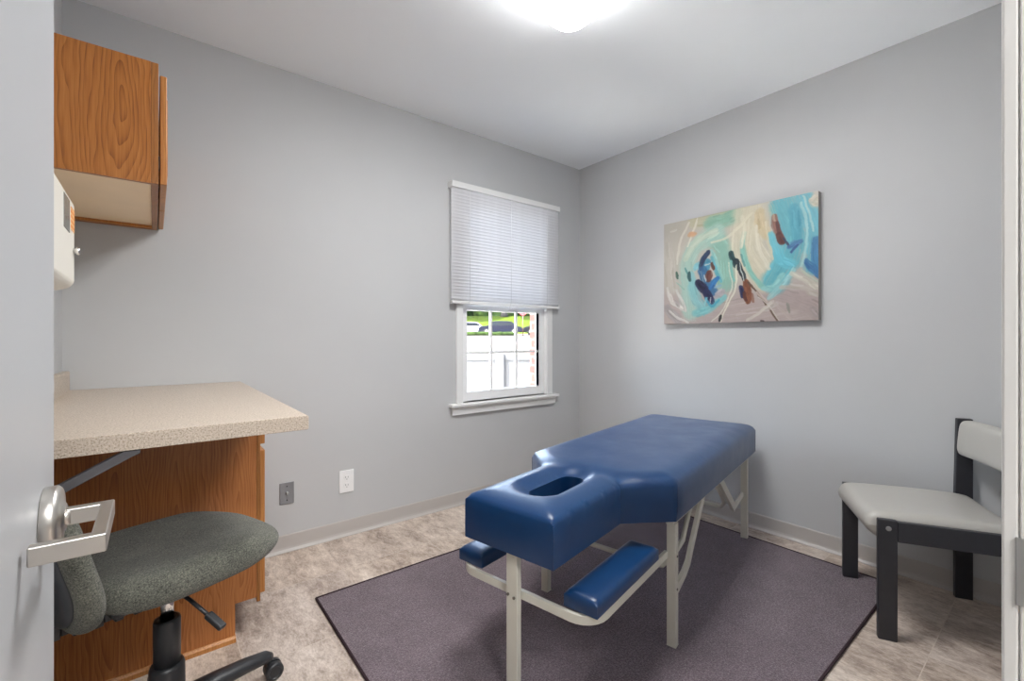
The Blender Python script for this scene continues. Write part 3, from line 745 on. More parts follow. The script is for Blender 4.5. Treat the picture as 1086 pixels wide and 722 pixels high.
MB().lathe([(.006, 0), (.006, .005), (.009, .006), (.009, .011), (0, .012)], c=(.130, .352, .095), axis='x', seg=20).build('latch_knob', M['chrome'], dp)
MB().box(.03, .10, .04, .24, -.014, .004).build('outlet_slot', M['greyplate'], dp, bevel=.002)

# ------------------------------------------------------------ wall plates
ol = thing('power_outlet', 'white duplex power outlet low on the window wall', 'outlet', (.826, YB, .298))
MB().box(-.039, .039, -.006, 0, -.061, .061).build('cover_plate', M['outlet'], ol, bevel=.003)
for dz in (.021, -.021):
    m_ = MB().prism([(x*.9, z) for x, z in [(.017*math.cos(math.radians(a)), dz+max(-.0135, min(.0135, .017*math.sin(math.radians(a))))) for a in range(0, 360, 15)]], 'y', -.0085, -.005)
    r_ = m_.build('receptacle', M['outlet'], ol)
    MB().box(-.0075, -.0055, -.0090, -.008, dz-.001, dz+.008).box(.0055, .0075, -.0090, -.008, dz-.001, dz+.007).box(-.002, .002, -.0090, -.008, dz-.010, dz-.006).build('slot', M['hole'], r_)
gp = thing('cable_plate', 'grey metal cable wall plate with one jack beside the oak cabinet', 'wall plate', (.527, YB, .297))
MB().box(-.034, .034, -.006, 0, -.055, .055).build('cover_plate', M['greyplate'], gp, bevel=.003)
MB().lathe([(.0075, 0), (.0075, -.004), (.005, -.004), (.005, -.010), (.0035, -.010), (.0035, -.007), (0, -.007)], c=(0, -.006, 0), axis='y', seg=20).build('jack', M['steelplate'], gp)
for dz in (.035, -.035): MB().lathe([(.0032, .001), (.0032, -.001), (0, -.0018)], c=(0, -.006, dz), axis='y', seg=12).build('screw', M['hole'], gp)

# ------------------------------------------------------------ office chair
oc = thing('task_chair', 'grey-green tweed task chair with black base in front of the oak cabinet', 'office chair', (.027, 1.515, 0), math.radians(20))
# seat: rounded-rectangle cushion, waterfall front, slight saddle
m_ = MB(); rings = []
NS = 48
def seat_out(a, k):
    c_, s_ = math.cos(a), math.sin(a); e = .62
    x = math.copysign(abs(c_)**e, c_)*.222*k; y = math.copysign(abs(s_)**e, s_)*.212*k
    return x+.028, y*(1-.05*(x/.215))
def seat_z(x, y):
    return -.020*sstep((x-.10)/.13)-.012*(1-(y/.21)**2)*(1-sstep((x-.02)/.2))*.9+.006*sstep((-x-.05)/.15)
levels = [(.60, .462), (.90, .465), (.972, .474), (1.0, .492), (1.0, .512), (.975, .530), (.93, .541), (.86, .547), (.74, .550), (.58, .551), (.40, .551), (.2, .551)]
for k, z in levels:
    ring = []
    for i in range(NS):
        x, y = seat_out(2*PI*i/NS, k); top = sstep((z-.475)/.07)
        ring.append(m_.bm.verts.new((x, y, z+seat_z(x, y)*top+(.0-.010*sstep((x-.1)/.12))*(1-top)*-1)))
    rings.append(ring)
for a, b in zip(rings, rings[1:]):
    for i in range(NS): f = m_.bm.faces.new((a[i], a[(i+1) % NS], b[(i+1) % NS], b[i])); f.smooth = True
m_.bm.faces.new(rings[0][::-1]); m_.bm.faces.new(rings[-1])
seat = m_.build('seat', M['tweed'], oc, sub=1)
MB().box(-.155, .15, -.13, .13, .448, .470).build('seat_pan', M['blackplastic'], oc, bevel=.01, seg=3)
# backrest: oval pad curved round the sitter, leaning back; rear shell
def back_part(name, mat, kx, kz, off, th, bulge, parent, ex=.62):
    m_ = MB(); n = 44; rings = []; cz, cx = .600, -.230
    prof_ = [(.0, -th), (.55, -th), (.85, -th*.96), (.96, -th*.7), (1.0, 0), (.97, th*.75), (.88, th*1.0), (.6, th*1.1), (.0, th*1.15)]
    for k, t in prof_:
        ring = []
        for i in range(n):
            a = 2*PI*i/n; c_, s_ = math.cos(a), math.sin(a)
            y = math.copysign(abs(c_)**ex, c_)*.185*kx*max(k, .02); z = math.copysign(abs(s_)**ex, s_)*.174*kz*max(k, .02)
            xx = cx+off+t+.35*y*y-.19*z+.008*math.exp(-((z+.07)/.07)**2)*bulge
            ring.append(m_.bm.verts.new((xx, y, cz+z)))
        rings.append(ring)
    for a, b in zip(rings, rings[1:]):
        for i in range(n): f = m_.bm.faces.new((a[i], a[(i+1) % n], b[(i+1) % n], b[i])); f.smooth = True
    m_.bm.faces.new(rings[0][::-1]); m_.bm.faces.new(rings[-1])
    return m_.build(name, mat, parent, sub=1)
back = back_part('backrest', M['tweed'], 1, 1, 0, .027, 1, oc)
back_part('back_shell', M['shell'], .87, .86, -.027, .012, 1, oc)
# back support bar with ribbed cover
MB().bar([(-.05, 0, .452), (-.19, 0, .452), (-.235, 0, .472), (-.258, 0, .53), (-.262, 0, .62)], .055, .010, up=(0, 1, 0)) if False else None
MB().sweep([(-.05, 0, .446), (-.18, 0, .446), (-.232, 0, .462), (-.262, 0, .51), (-.266, 0, .62)], [(-.03, -.006), (.03, -.006), (.03, .006), (-.03, .006)], False, up=(0, 0, 1)).build('back_bar', M['blackplastic'], oc, bevel=.002)
m_ = MB(); 
for i in range(11):
    t = i/10; p = Vector((-.060-.185*t, 0, .428+.004*t+.016*t*t)); r = .032 if i % 2 else .026
    m_.box(p.x-.0085, p.x+.0085, -.05*(1 if i % 2 else .86), .05*(1 if i % 2 else .86), p.z-r*.8, p.z+.010)
m_.build('bellows_cover', M['blackplastic'], oc, bevel=.003)
m_ = MB().box(-.09, .085, -.05, .05, .418, .450); m_.build('tilt_mechanism', M['blackplastic'], oc, bevel=.008, seg=3)
lv = MB().tube([(-.01, -.045, .436), (-.002, -.13, .425), (.016, -.205, .392)], .0048, 10).build('height_lever', M['blackplastic'], oc)
MB().bar([(.012, -.190, .400), (.026, -.236, .374)], .020, .013).build('lever_paddle', M['blackplastic'], lv, bevel=.004, seg=3)
gs = MB().lathe([(.0155, .33), (.0155, .425), (0, .425)], seg=32).build('gas_lift', M['chrome'], oc)
MB().lathe([(.030, .195), (.0305, .330), (.029, .335), (.020, .336), (.019, .33), (0, .33)], seg=40).build('column_shroud', M['blackplastic'], gs)
MB().lathe([(.039, .10), (.040, .12), (.0395, .206), (.036, .216), (.031, .217), (0, .217)], seg=40).build('column_cover', M['blackplastic'], gs)
MB().lathe([(.028, .060), (.044, .065), (.047, .085), (.045, .118), (.038, .122), (0, .122)], seg=40).build('base_hub', M['blackplastic'], oc)
for k in range(5):
    a = math.radians(-2+72*k); ca, sa = math.cos(a), math.sin(a)
    P = [(.03*ca, .03*sa, .098), (.12*ca, .12*sa, .094), (.2*ca, .2*sa, .086), (.262*ca, .262*sa, .076), (.278*ca, .278*sa, .070)]
    pr = [(.025*math.cos(t), .019*math.sin(t)) for t in [2*PI*i/16 for i in range(16)]]
    l_ = MB().sweep(P, pr, True, scales=[1.35, 1.2, 1.05, .9, .55]).build('base_leg', M['blackplastic'], oc)
    # twin-wheel caster
    cxp = Vector((.270*ca, .270*sa, 0)); sw = a+math.radians((-14, 110, 55, 95, 80)[k]); d = Vector((math.cos(sw), math.sin(sw), 0)); w = Vector((-d.y, d.x, 0)); c0 = cxp+d*.014
    hub = MB(); hub.tube([cxp+Vector((0, 0, .036)), cxp+Vector((0, 0, .072))], .006, 10)
    n = 20; A = []
    prf = [(math.cos(t)*.0265, math.sin(t)*.0265+.0265) for t in [2*PI*i/24 for i in range(24)]]
    for sgn in (-1, 1):
        mw = MB(); st = [(.0, .0265), (.003, .0265), (.015, .0265), (.019, .024), (.020, .018), (.018, .0165), (.0185, .003)]
        rr = []
        for off, r in st:
            rr.append([mw.bm.verts.new(c0+w*sgn*(.003+off)+d*(r*math.cos(2*PI*i/28))+Vector((0, 0, .0265+r*math.sin(2*PI*i/28)))) for i in range(28)])
        for x_, y_ in zip(rr, rr[1:]):
            for i in range(28): f = mw.bm.faces.new((x_[i], x_[(i+1) % 28], y_[(i+1) % 28], y_[i])); f.smooth = True
        mw.bm.faces.new(rr[0]); mw.bm.faces.new(rr[-1])
        mw.build('wheel', M['blackplastic'], l_, autosmooth=50)
    hood = [c0+d*(.030*math.cos(t))+Vector((0, 0, .0285+.030*math.sin(t))) for t in [math.radians(20+150*i/10) for i in range(11)]]
    hub.sweep(hood, [(-.014, -.0015), (.014, -.0015), (.014, .0015), (-.014, .0015)], True, up=tuple(w.cross(Vector((0, 0, 1))))) if False else None
    hub.bar([c0+Vector((0, 0, .03)), c0+Vector((0, 0, .05)), cxp+Vector((0, 0, .055))], .006, .012)
    hub.build('caster_fork', M['blackplastic'], l_)

# ------------------------------------------------------------ painting
cvs = thing('canvas_painting', 'abstract turquoise and cream brushstroke canvas on the right wall', 'painting', (XR, 1.262, 1.504))
PW, PH, PT = .885, .658, .040
MB().box(-PT+.001, -.001, -PW/2, PW/2, -PH/2, PH/2).build('canvas_box', M['canvas'], cvs, bevel=.002)
STROKES = [
 ([(0.006, 0.866), (0.367, 0.976), (0.756, 0.913), (1.007, 0.857)], 0.241, (186, 172, 168), 0.6, 0.9),
 ([(0.756, 0.758), (0.936, 0.851), (1.007, 0.93)], 0.155, (178, 163, 160), 0.6, 0.9),
 ([(0.025, 0.161), (0.064, 0.637)], 0.0971, (200, 194, 184), 0.6, 0.8),
 ([(0.247, 0.035), (0.367, 0.035), (0.527, 0.027)], 0.1042, (200, 196, 165), 0.6, 0.8),
 ([(0.367, 0.088), (0.449, 0.079), (0.527, 0.049)], 0.1098, (138, 186, 166), 0.5, 0.95),
 ([(0.384, 0.243), (0.449, 0.343), (0.464, 0.643)], 0.1323, (138, 188, 172), 0.5, 0.9),
 ([(0.212, 0.88), (0.185, 0.492), (0.247, 0.28), (0.4, 0.172)], 0.1228, (172, 206, 194), 0.5, 0.95),
 ([(0.176, 0.378), (0.266, 0.217), (0.392, 0.164)], 0.052, (196, 212, 192), 0.4, 0.9),
 ([(0.221, 0.543), (0.247, 0.748), (0.318, 0.886)], 0.0768, (140, 200, 205), 0.5, 0.9),
 ([(0.247, 0.904), (0.351, 0.866), (0.449, 0.767)], 0.0601, (125, 196, 200), 0.5, 0.9),
 ([(0.247, 0.48), (0.275, 0.441)], 0.0461, (130, 200, 214), 0.5, 0.9),
 ([(0.616, 0.074), (0.601, 0.354), (0.702, 0.614)], 0.2087, (214, 208, 184), 0.4, 0.95),
 ([(0.68, 0.073), (0.695, 0.196), (0.715, 0.28)], 0.0753, (206, 188, 152), 0.6, 0.9),
 ([(0.756, 0.056), (0.769, 0.119)], 0.0538, (214, 204, 172), 0.6, 0.9),
 ([(0.809, 0.053), (0.861, 0.277), (0.849, 0.464), (0.769, 0.663)], 0.152, (92, 178, 192), 0.4, 0.95),
 ([(0.923, 0.032), (0.989, 0.292), (0.983, 0.564)], 0.1078, (96, 180, 198), 0.4, 0.95),
 ([(0.873, 0.091), (0.893, 0.342)], 0.065, (76, 166, 186), 0.5, 0.9),
 ([(0.749, 0.289), (0.797, 0.492), (0.861, 0.543)], 0.0665, (104, 196, 214), 0.5, 0.9),
 ([(0.989, 0.383), (1.002, 0.64)], 0.0565, (52, 122, 168), 0.4, 0.95),
 ([(0.936, 0.536), (1.009, 0.663)], 0.0329, (42, 108, 160), 0.4, 0.95),
 ([(0.977, 0.068), (1.001, 0.094)], 0.0692, (196, 190, 168), 0.5, 0.9),
 ([(0.989, 0.036), (0.959, 0.062)], 0.0253, (204, 196, 176), 0.5, 0.9),
 ([(0.586, 0.229), (0.575, 0.35), (0.619, 0.561), (0.702, 0.722)], 0.0364, (128, 196, 184), 0.5, 0.85),
 ([(0.702, 0.722), (0.756, 0.719), (0.809, 0.629)], 0.0404, (150, 208, 206), 0.5, 0.8),
 ([(0.736, 0.805), (0.809, 0.707), (0.873, 0.591)], 0.0345, (158, 210, 212), 0.4, 0.8),
 ([(0.911, 0.065), (0.941, 0.242), (0.936, 0.426), (0.911, 0.57)], 0.0154, (172, 218, 218), 0.4, 0.8),
 ([(0.923, 0.014), (0.959, 0.191), (0.977, 0.307)], 0.0127, (190, 220, 214), 0.4, 0.7),
 ([(0.66, 0.187), (0.673, 0.369), (0.736, 0.559)], 0.022, (228, 224, 204), 0.4, 0.8),
 ([(0.715, 0.161), (0.729, 0.322), (0.756, 0.485)], 0.0163, (222, 212, 182), 0.4, 0.8),
 ([(0.572, 0.082), (0.586, 0.208), (0.565, 0.347)], 0.0255, (226, 222, 200), 0.4, 0.8),
 ([(0.631, 0.068), (0.557, 0.16), (0.464, 0.242), (0.367, 0.261)], 0.0173, (226, 222, 198), 0.3, 0.85),
 ([(0.4, 0.166), (0.318, 0.185), (0.221, 0.274)], 0.0212, (206, 218, 200), 0.3, 0.8),
 ([(0.266, 0.012), (0.234, 0.12), (0.191, 0.257)], 0.0139, (228, 224, 206), 0.3, 0.9),
 ([(0.203, 0.033), (0.144, 0.166), (0.118, 0.298), (0.112, 0.412)], 0.019, (224, 220, 206), 0.3, 0.85),
 ([(0.054, 0.087), (0.102, 0.076)], 0.0161, (222, 218, 206), 0.3, 0.7),
 ([(0.203, 0.153), (0.247, 0.15)], 0.0372, (216, 166, 126), 0.6, 0.8),
 ([(0.367, 0.337), (0.403, 0.462), (0.441, 0.619)], 0.0267, (150, 206, 200), 0.4, 0.8),
 ([(0.342, 0.348), (0.304, 0.412), (0.294, 0.488)], 0.0303, (24, 48, 82), 0.2, 1),
 ([(0.367, 0.395), (0.398, 0.526), (0.433, 0.628)], 0.0237, (96, 176, 188), 0.3, 0.9),
 ([(0.342, 0.43), (0.325, 0.515)], 0.0513, (58, 140, 172), 0.3, 0.95),
 ([(0.304, 0.511), (0.334, 0.625), (0.384, 0.717)], 0.0602, (48, 104, 150), 0.3, 0.9),
 ([(0.269, 0.617), (0.304, 0.666), (0.351, 0.758)], 0.0455, (26, 28, 66), 0.2, 1),
 ([(0.325, 0.711), (0.367, 0.802)], 0.0391, (34, 42, 88), 0.2, 0.95),
 ([(0.325, 0.766), (0.367, 0.847), (0.417, 0.796)], 0.0179, (70, 170, 196), 0.3, 0.9),
 ([(0.359, 0.672), (0.409, 0.593)], 0.0268, (36, 112, 176), 0.2, 0.95),
 ([(0.334, 0.767), (0.318, 0.831)], 0.0151, (140, 206, 214), 0.4, 0.8),
 ([(0.4, 0.763), (0.449, 0.714)], 0.0354, (176, 168, 172), 0.2, 0.95),
 ([(0.392, 0.676), (0.433, 0.66)], 0.0177, (140, 180, 200), 0.3, 0.9),
 ([(0.351, 0.541), (0.345, 0.594)], 0.0391, (104, 54, 44), 0.2, 1),
 ([(0.367, 0.453), (0.381, 0.502)], 0.0179, (96, 60, 50), 0.2, 1),
 ([(0.321, 0.459), (0.355, 0.454)], 0.0105, (190, 206, 206), 0.2, 0.9),
 ([(0.314, 0.556), (0.325, 0.602)], 0.0106, (200, 208, 206), 0.2, 0.9),
 ([(0.36, 0.769), (0.358, 0.813)], 0.0075, (220, 220, 220), 0.2, 0.9),
 ([(0.499, 0.384), (0.514, 0.451), (0.545, 0.518)], 0.0316, (26, 62, 68), 0.2, 1),
 ([(0.534, 0.454), (0.565, 0.552), (0.586, 0.628)], 0.0256, (22, 40, 50), 0.2, 1),
 ([(0.496, 0.457), (0.504, 0.585), (0.519, 0.629)], 0.0202, (130, 196, 184), 0.3, 0.9),
 ([(0.565, 0.409), (0.586, 0.515)], 0.0142, (90, 150, 150), 0.3, 0.8),
 ([(0.565, 0.696), (0.575, 0.769)], 0.0255, (38, 48, 92), 0.2, 1),
 ([(0.595, 0.649), (0.605, 0.742), (0.609, 0.824)], 0.0365, (124, 70, 44), 0.2, 1),
 ([(0.584, 0.74), (0.595, 0.812)], 0.0169, (96, 50, 40), 0.2, 1),
 ([(0.631, 0.764), (0.642, 0.827)], 0.0167, (140, 90, 70), 0.3, 0.7),
 ([(0.609, 0.657), (0.673, 0.769), (0.736, 0.894), (0.783, 0.997)], 0.0109, (98, 74, 58), 0.2, 0.95),
 ([(0.695, 0.91), (0.776, 0.857)], 0.0298, (200, 192, 186), 0.4, 0.8),
 ([(0.601, 0.986), (0.673, 0.929), (0.756, 0.836)], 0.0193, (214, 206, 196), 0.3, 0.85),
 ([(0.66, 0.748), (0.722, 0.833)], 0.0165, (206, 190, 180), 0.3, 0.8),
 ([(0.533, 0.495), (0.53, 0.691), (0.468, 0.865), (0.429, 0.995)], 0.0101, (232, 228, 206), 0.2, 0.95),
 ([(0.484, 0.467), (0.496, 0.584), (0.504, 0.688), (0.441, 0.894), (0.367, 0.986)], 0.0088, (226, 222, 204), 0.2, 0.8),
 ([(0.554, 0.479), (0.584, 0.637)], 0.0071, (210, 220, 214), 0.2, 0.9),
 ([(0.673, 0.789), (0.736, 0.874), (0.797, 1.014)], 0.0068, (214, 208, 198), 0.2, 0.8),
 ([(0.764, 0.137), (0.776, 0.237), (0.809, 0.34)], 0.0321, (142, 96, 82), 0.2, 1),
 ([(0.781, 0.19), (0.799, 0.31)], 0.0187, (96, 52, 46), 0.2, 1),
 ([(0.79, 0.289), (0.809, 0.357)], 0.0293, (88, 38, 32), 0.2, 1),
 ([(0.759, 0.119), (0.767, 0.166)], 0.0161, (190, 170, 150), 0.3, 0.8),
 ([(0.816, 0.324), (0.849, 0.407)], 0.0105, (44, 54, 84), 0.2, 0.95),
 ([(0.845, 0.406), (0.911, 0.374)], 0.0312, (60, 112, 162), 0.4, 0.9),
 ([(0.859, 0.447), (0.896, 0.398)], 0.013, (44, 84, 140), 0.3, 0.9),
 ([(0.025, 0.843), (0.121, 0.977)], 0.0707, (164, 158, 158), 0.4, 0.9),
 ([(0.029, 0.644), (0.064, 0.777), (0.176, 0.872)], 0.0256, (216, 212, 206), 0.3, 0.9),
 ([(0.102, 0.676), (0.158, 0.807), (0.176, 0.877)], 0.0221, (208, 206, 200), 0.3, 0.9),
 ([(0.044, 0.869), (0.102, 0.93), (0.194, 0.991)], 0.0159, (218, 214, 208), 0.3, 0.85),
 ([(0.098, 0.78), (0.121, 0.828)], 0.0223, (168, 160, 158), 0.3, 0.7),
 ([(0.2, 0.518), (0.206, 0.587)], 0.0218, (40, 86, 88), 0.2, 0.95),
 ([(0.173, 0.468), (0.188, 0.515)], 0.0157, (90, 150, 150), 0.3, 0.9),
 ([(0.102, 0.494), (0.113, 0.55)], 0.0159, (60, 96, 84), 0.2, 0.9),
 ([(0.102, 0.596), (0.167, 0.672)], 0.0111, (150, 190, 176), 0.3, 0.8),
 ([(0.42, 0.979), (0.433, 0.941)], 0.0177, (42, 46, 46), 0.2, 1),
 ([(0.688, 0.992), (0.702, 0.994)], 0.011, (52, 36, 34), 0.2, 1),
 ([(0.861, 0.619), (0.936, 0.685), (1.005, 0.757)], 0.0307, (208, 204, 188), 0.3, 0.9),
 ([(0.911, 0.606), (0.959, 0.661), (1.005, 0.708)], 0.0152, (190, 200, 182), 0.3, 0.9),
 ([(0.809, 0.725), (0.923, 0.739), (0.995, 0.802)], 0.0335, (196, 188, 178), 0.4, 0.8),
 ([(0.835, 0.862), (0.851, 0.93)], 0.0171, (142, 146, 136), 0.4, 0.8),
 ([(0.756, 0.836), (0.809, 0.918), (0.861, 0.997)], 0.0186, (196, 182, 176), 0.4, 0.7),
 ([(0.965, 0.909), (1.001, 0.967)], 0.0378, (172, 160, 158), 0.5, 0.8),
]

def paint_canvas():
    nu, nv = 300, 224; asp = PW/PH
    col = [[None]*(nu+1) for _ in range(nv+1)]
    for j in range(nv+1):
        for i in range(nu+1):
            u, v = i/nu, j/nv; t = sstep((v-.45)/.4)
            c_ = [198*(1-t)+184*t, 192*(1-t)+172*t, 180*(1-t)+167*t]
            n_ = noise.noise(Vector((u*9+3, v*7, .4)))*7
            col[j][i] = [x+n_ for x in c_]
    rnd = random.Random(3)
    WX = [[(i/nu*PW+.005*noise.noise(Vector((i*.07, j*.07, 2)))+.002*noise.noise(Vector((i*.25, j*.25, 5))), j/nv*PH+.005*noise.noise(Vector((i*.07, j*.07, 8)))+.002*noise.noise(Vector((i*.25, j*.25, 9)))) for i in range(nu+1)] for j in range(nv+1)]
    allS = []
    for pts, w, c_, soft, al in STROKES:
        allS.append((pts, w, c_, soft, al))
        if w > .022:                       # loose bristle marks riding on every broad stroke
            for q in range(int(5+w*60)):
                k = rnd.randrange(len(pts)-1) if len(pts) > 2 else 0; off = (rnd.random()-.5)*w*.85; a, b = pts[k], pts[k+1]
                dx, dy = (b[0]-a[0])*PW, (b[1]-a[1])*PH; L = math.hypot(dx, dy)+1e-6; t0 = rnd.random()*.6; t1 = t0+.3+rnd.random()*.35
                g = rnd.choice((-1, 1, 1))*(8+rnd.random()*20)
                P_ = [(a[0]+(b[0]-a[0])*t-dy/L*off/PW, a[1]+(b[1]-a[1])*t+dx/L*off/PH+.006*math.sin(3*t+q)) for t in (t0, (t0+t1)/2, t1)]
                allS.append((P_, .005+rnd.random()*.012, tuple(min(245, max(6, x+g)) for x in c_), .5, .55))
    for si, (pts, w, c_, soft, al) in enumerate(allS):
        P = [Vector((p[0]*PW, p[1]*PH)) for p in pts]
        # smooth the polyline
        Q = []
        if len(P) > 2:
            for k in range(len(P)-1):
                p0 = P[max(0, k-1)]; p1 = P[k]; p2 = P[k+1]; p3 = P[min(len(P)-1, k+2)]
                for s_ in range(5):
                    t = s_/5; Q.append(.5*((2*p1)+(-p0+p2)*t+(2*p0-5*p1+4*p2-p3)*t*t+(-p0+3*p1-3*p2+p3)*t**3))
            Q.append(P[-1])
        else: Q = P
        w = w*1.22 if sum(c_) < 330 else w; hw_ = w/2; x0 = min(p.x for p in Q)-hw_*1.5; x1 = max(p.x for p in Q)+hw_*1.5; y0 = min(p.y for p in Q)-hw_*1.5; y1 = max(p.y for p in Q)+hw_*1.5
        for j in range(max(0, int(y0/PH*nv)), min(nv, int(y1/PH*nv)+1)+1):
            for i in range(max(0, int(x0/PW*nu)), min(nu, int(x1/PW*nu)+1)+1):
                x, y = WX[j][i]; best = 9; bs = 0; acc = 0; sd = 0
                for a, b in zip(Q, Q[1:]):
                    abx, aby = b.x-a.x, b.y-a.y; L = math.hypot(abx, aby)+1e-9; t = ((x-a.x)*abx+(y-a.y)*aby)/(L*L); tc = min(1, max(0, t))
                    d = math.hypot(x-a.x-tc*abx, y-a.y-tc*aby)
                    if d < best: best = d; bs = acc+tc*L; sd = ((x-a.x)*aby-(y-a.y)*abx)/L
                    acc += L
                wn_ = hw_*(1+.22*noise.noise(Vector((bs*22, si*3.1, sd*10))))
                if w < .08: wn_ *= .55+.45*math.sqrt(max(0, math.sin(PI*min(1, max(0, (bs+.12*acc)/(acc*1.24))))))
                e = best/wn_
                if e > 1.35: continue
                hair = noise.noise(Vector((sd*190+si*7, bs*7, si)))      # bristle streaks along the stroke
                m = 1-sstep((e-(1-soft*.9))/(soft*.9+.15)); m *= al*(1 if e < .3 else min(1, .85+.5*hair+.15*(1-e)))
                m = min(1, max(0, m+.12*hair*(1-abs(2*m-1))))
                g = hair*9+noise.noise(Vector((x*30, y*30, si)))*5
                q_ = col[j][i]
                for k in range(3): q_[k] = q_[k]*(1-m)+(c_[k]+g)*m
    me = bpy.data.meshes.new('painted_face'); vs = []; fs = []
    for j in range(nv+1):
        for i in range(nu+1):
            vs.append((-PT, PW/2-PW*i/nu, PH/2-PH*j/nv))
    for j in range(nv):
        for i in range(nu):
            a = j*(nu+1)+i; fs.append((a, a+nu+1, a+nu+2, a+1))
    me.from_pydata(vs, [], fs); ca = me.color_attributes.new('paint', 'FLOAT_COLOR', 'POINT')
    buf = []
    for j in range(nv+1):
        for i in range(nu+1): buf += [min(1, k_*.72) for k_ in rgb(*[min(255, max(2, x)) for x in col[j][i]])[:3]]+[1]
    ca.data.foreach_set('color', buf); me.materials.append(M['paint'])
    o = bpy.data.objects.new('painted_face', me); C.objects.link(o); o.parent = cvs
paint_canvas()

# ------------------------------------------------------------ outside the window
D2 = Vector((.601, .799, 0)); P2 = Vector((.799, -.601, 0))
def E2(s, p, z): q_ = D2*s+P2*p; return Vector((q_.x, q_.y, z))
def ground_z(s):
    pts = [(2.6, -.30), (5.6, -.30), (6.2, .62), (30, 1.12), (52, 1.47), (54, 1.62), (62, 4.1), (120, 6.5)]
    for (a, za), (b, zb_) in zip(pts, pts[1:]):
        if s <= b: return za+(zb_-za)*max(0, (s-a))/(b-a)
    return 6.5
def strip(name, s_list, p0, p1, mat, lift=0, n=8):
    m_ = MB(); R = [[m_.bm.verts.new(E2(s, p0(s)+(p1(s)-p0(s))*k/n, ground_z(s)+lift)) for k in range(n+1)] for s in s_list]
    for a, b in zip(R, R[1:]):
        for k in range(n): m_.bm.faces.new((a[k], a[k+1], b[k+1], b[k]))
    return m_.build(name, mat)
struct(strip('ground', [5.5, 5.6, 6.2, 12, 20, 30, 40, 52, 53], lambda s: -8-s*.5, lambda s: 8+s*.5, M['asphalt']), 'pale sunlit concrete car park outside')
struct(strip('lawn', [53, 54, 58, 62, 80, 120], lambda s: -8-s*.6, lambda s: 8+s*.6, M['grass'], .02), 'sunlit lawn bank beyond the car park')
m_ = MB().box(-6, 9, 2.70, 8, -.36, -.30); struct(m_.build('bounce_ground', M['bounce_ground']), 'unseen white ground added below the window to bounce sunlight onto the ceiling')  # added out of view as a reflector that brightens the ceiling
# fence: each panel and post is its own
FS = 5.45; fz0, fz1 = -.3, .905
fe = thing('privacy_fence', 'white vinyl privacy fence just outside the window', 'fence', E2(FS, 0, fz0), 0)
fa = math.atan2(P2.y, P2.x); fe.rotation_euler.z = fa
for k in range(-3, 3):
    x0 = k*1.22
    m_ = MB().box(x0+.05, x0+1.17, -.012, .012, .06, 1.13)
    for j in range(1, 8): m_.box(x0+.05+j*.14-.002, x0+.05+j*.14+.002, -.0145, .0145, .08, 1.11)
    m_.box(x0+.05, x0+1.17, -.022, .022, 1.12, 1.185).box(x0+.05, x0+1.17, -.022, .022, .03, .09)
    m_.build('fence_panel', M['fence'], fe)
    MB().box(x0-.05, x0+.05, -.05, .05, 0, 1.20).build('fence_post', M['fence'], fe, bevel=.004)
def car(name, label, s, p, ang, paint, h=1.45, L=4.5, flip=1):
    t = thing(name, label, 'car', E2(s, p, ground_z(s)), fa+ang)
    prof_ = [(-L/2, .32), (-L/2+.02, .75), (-L/2+.25, .92), (-L*.30, .98), (-L*.19, h-.06), (-L*.12, h), (L*.16, h), (L*.24, h-.06), (L*.36, .95), (L/2-.2, .86), (L/2, .62), (L/2-.02, .32)]
    prof_ = [(x*flip, z) for x, z in prof_]
    prof_ = prof_ if flip == 1 else prof_[::-1]
    MB().prism(prof_, 'y', -.88, .88).build('body', paint, t, bevel=.05, seg=2)
    MB().prism([(-L*.26*flip, 1.0), (-L*.175*flip, h-.09), (L*.20*flip, h-.09), (L*.31*flip, 1.0)], 'y', -.885, .885).build('window_glass', M['carglass'], t)
    for sx in (-1, 1):
        for sy in (-1, 1):
            w = MB().lathe([(.2, -.1), (.32, -.09), (.33, 0), (.32, .09), (.2, .1)], c=(sx*L*.31, sy*.8, .33), axis='y', seg=20).build('wheel', M['tyre'], t)
            MB().lathe([(.19, -.11), (.19, .11)], c=(sx*L*.31, sy*.8, .33), axis='y', seg=12).build('hub_cap', M['nickel'], w)
car('parked_car', 'dark blue car parked outside, seen through the middle panes', 47.5, .1, 0, M['carblue'], 1.46, 4.6)
car('parked_car', 'black car parked outside at the right beside the red sign', 48.0, 4.7, 0, M['cardark'], 1.5, 4.5, -1)
car('parked_car', 'white car parked outside at the far left behind the hedge', 50.3, -3.6, .15, M['carwhite'], 1.42, 4.4)
def blob_mesh(m_, c, r, sq=(1, 1, 1), seed=0, sub=3, amp=.3, fr=1.6):
    g = bmesh.ops.create_icosphere(m_.bm, subdivisions=sub, radius=1)
    for v in g['verts']:
        n_ = 1+amp*noise.noise(v.co*fr+Vector((seed, seed*.7, 0)))+amp*.6*noise.noise(v.co*fr*3+Vector((seed, 0, 1)))
        v.co = Vector(c)+Vector((v.co.x*sq[0], v.co.y*sq[1], v.co.z*sq[2]))*r*n_
    for f in m_.bm.faces: f.smooth = True
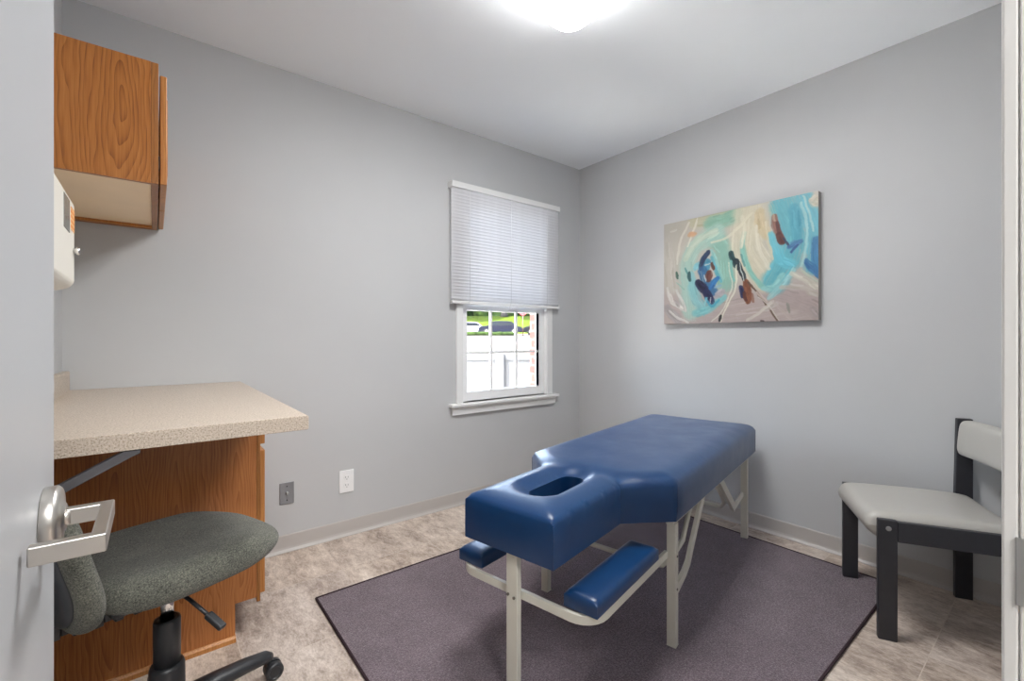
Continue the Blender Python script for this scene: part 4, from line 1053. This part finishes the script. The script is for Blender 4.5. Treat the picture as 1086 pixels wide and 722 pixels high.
def bush(label, s, p, L, h, mat):
    t = MB(); 
    for k in range(5): blob_mesh(t, (-L/2+L*(k+.5)/5, 0, h*.5), h*.62, (1.5*L/5/h/1.24+.35, .9, .9), k*2.1, 2)
    o = t.build('hedge', mat); o.location = E2(s, p, ground_z(s)-.05); o.rotation_euler.z = fa; tag(o, label, 'hedge'); return o
bush('low clipped green hedge island in the car park outside', 43.5, -1.0, 4.4, .42, M['hedge'])
def tree(label, s, p, H, r, tr, seed, cz=None):
    t = thing('tree', label, 'tree', E2(s, p, ground_z(s)-.1), seed, 'trees beyond the car park')
    MB().lathe([(tr*1.5, 0), (tr, .5), (tr*.85, H*.45), (tr*.4, H*.8)], seg=12).build('trunk', M['bark'], t)
    m_ = MB(); cz = cz or H*.62; rn = random.Random(seed)
    for k in range(7):
        a = rn.random()*6.28; blob_mesh(m_, (math.cos(a)*r*.55*(k > 0), math.sin(a)*r*.55*(k > 0), cz+(rn.random()-.4)*r*.9), r*(.62 if k else .8), (1, 1, .85), seed+k, 3, .45, 2.2)
    m_.build('crown', M['leaf'], t)
for lab, s, p, H, r, tr, sd in (
    ('tall leafy tree over the white car outside the left pane', 60, -5.7, 9, 2.3, .25, 1),
    ('leafy tree with a thick dark trunk behind the middle pane', 62, .6, 10, 3.6, .42, 2),
    ('leafy tree behind the red sign outside', 70, 6.5, 10, 4.0, .3, 3),
    ):
    tree(lab, s, p, H, r, tr, sd)
# dense woodland edge closing the view
m_ = MB()
for k in range(17): blob_mesh(m_, (5*k-40, (k*7) % 5, 4+(k*3) % 2), 5.0, (1.1, .8, 1.15), 30+k, 3, .4, 2.4)
o = m_.build('woodland', M['leaf']); o.location = E2(92, 0, ground_z(92)); o.rotation_euler.z = fa; tag(o, 'dark green woodland edge far beyond the lawn', 'trees', kind='stuff')
sg = thing('stop_sign', 'red octagonal road sign on a rusty pole outside the right pane', 'sign', E2(40, 2.05, ground_z(40)-.3))
sg.rotation_euler.z = fa
MB().tube([(0, 0, 0), (0, 0, 2.55)], .035, 10).build('pole', M['signpole'], sg)
m_ = MB(); m_.prism([(.36*math.cos(math.radians(22.5+45*i)), 2.45+.36*math.sin(math.radians(22.5+45*i))) for i in range(8)], 'y', -.045, -.03).build('sign_face', M['sign'], sg)
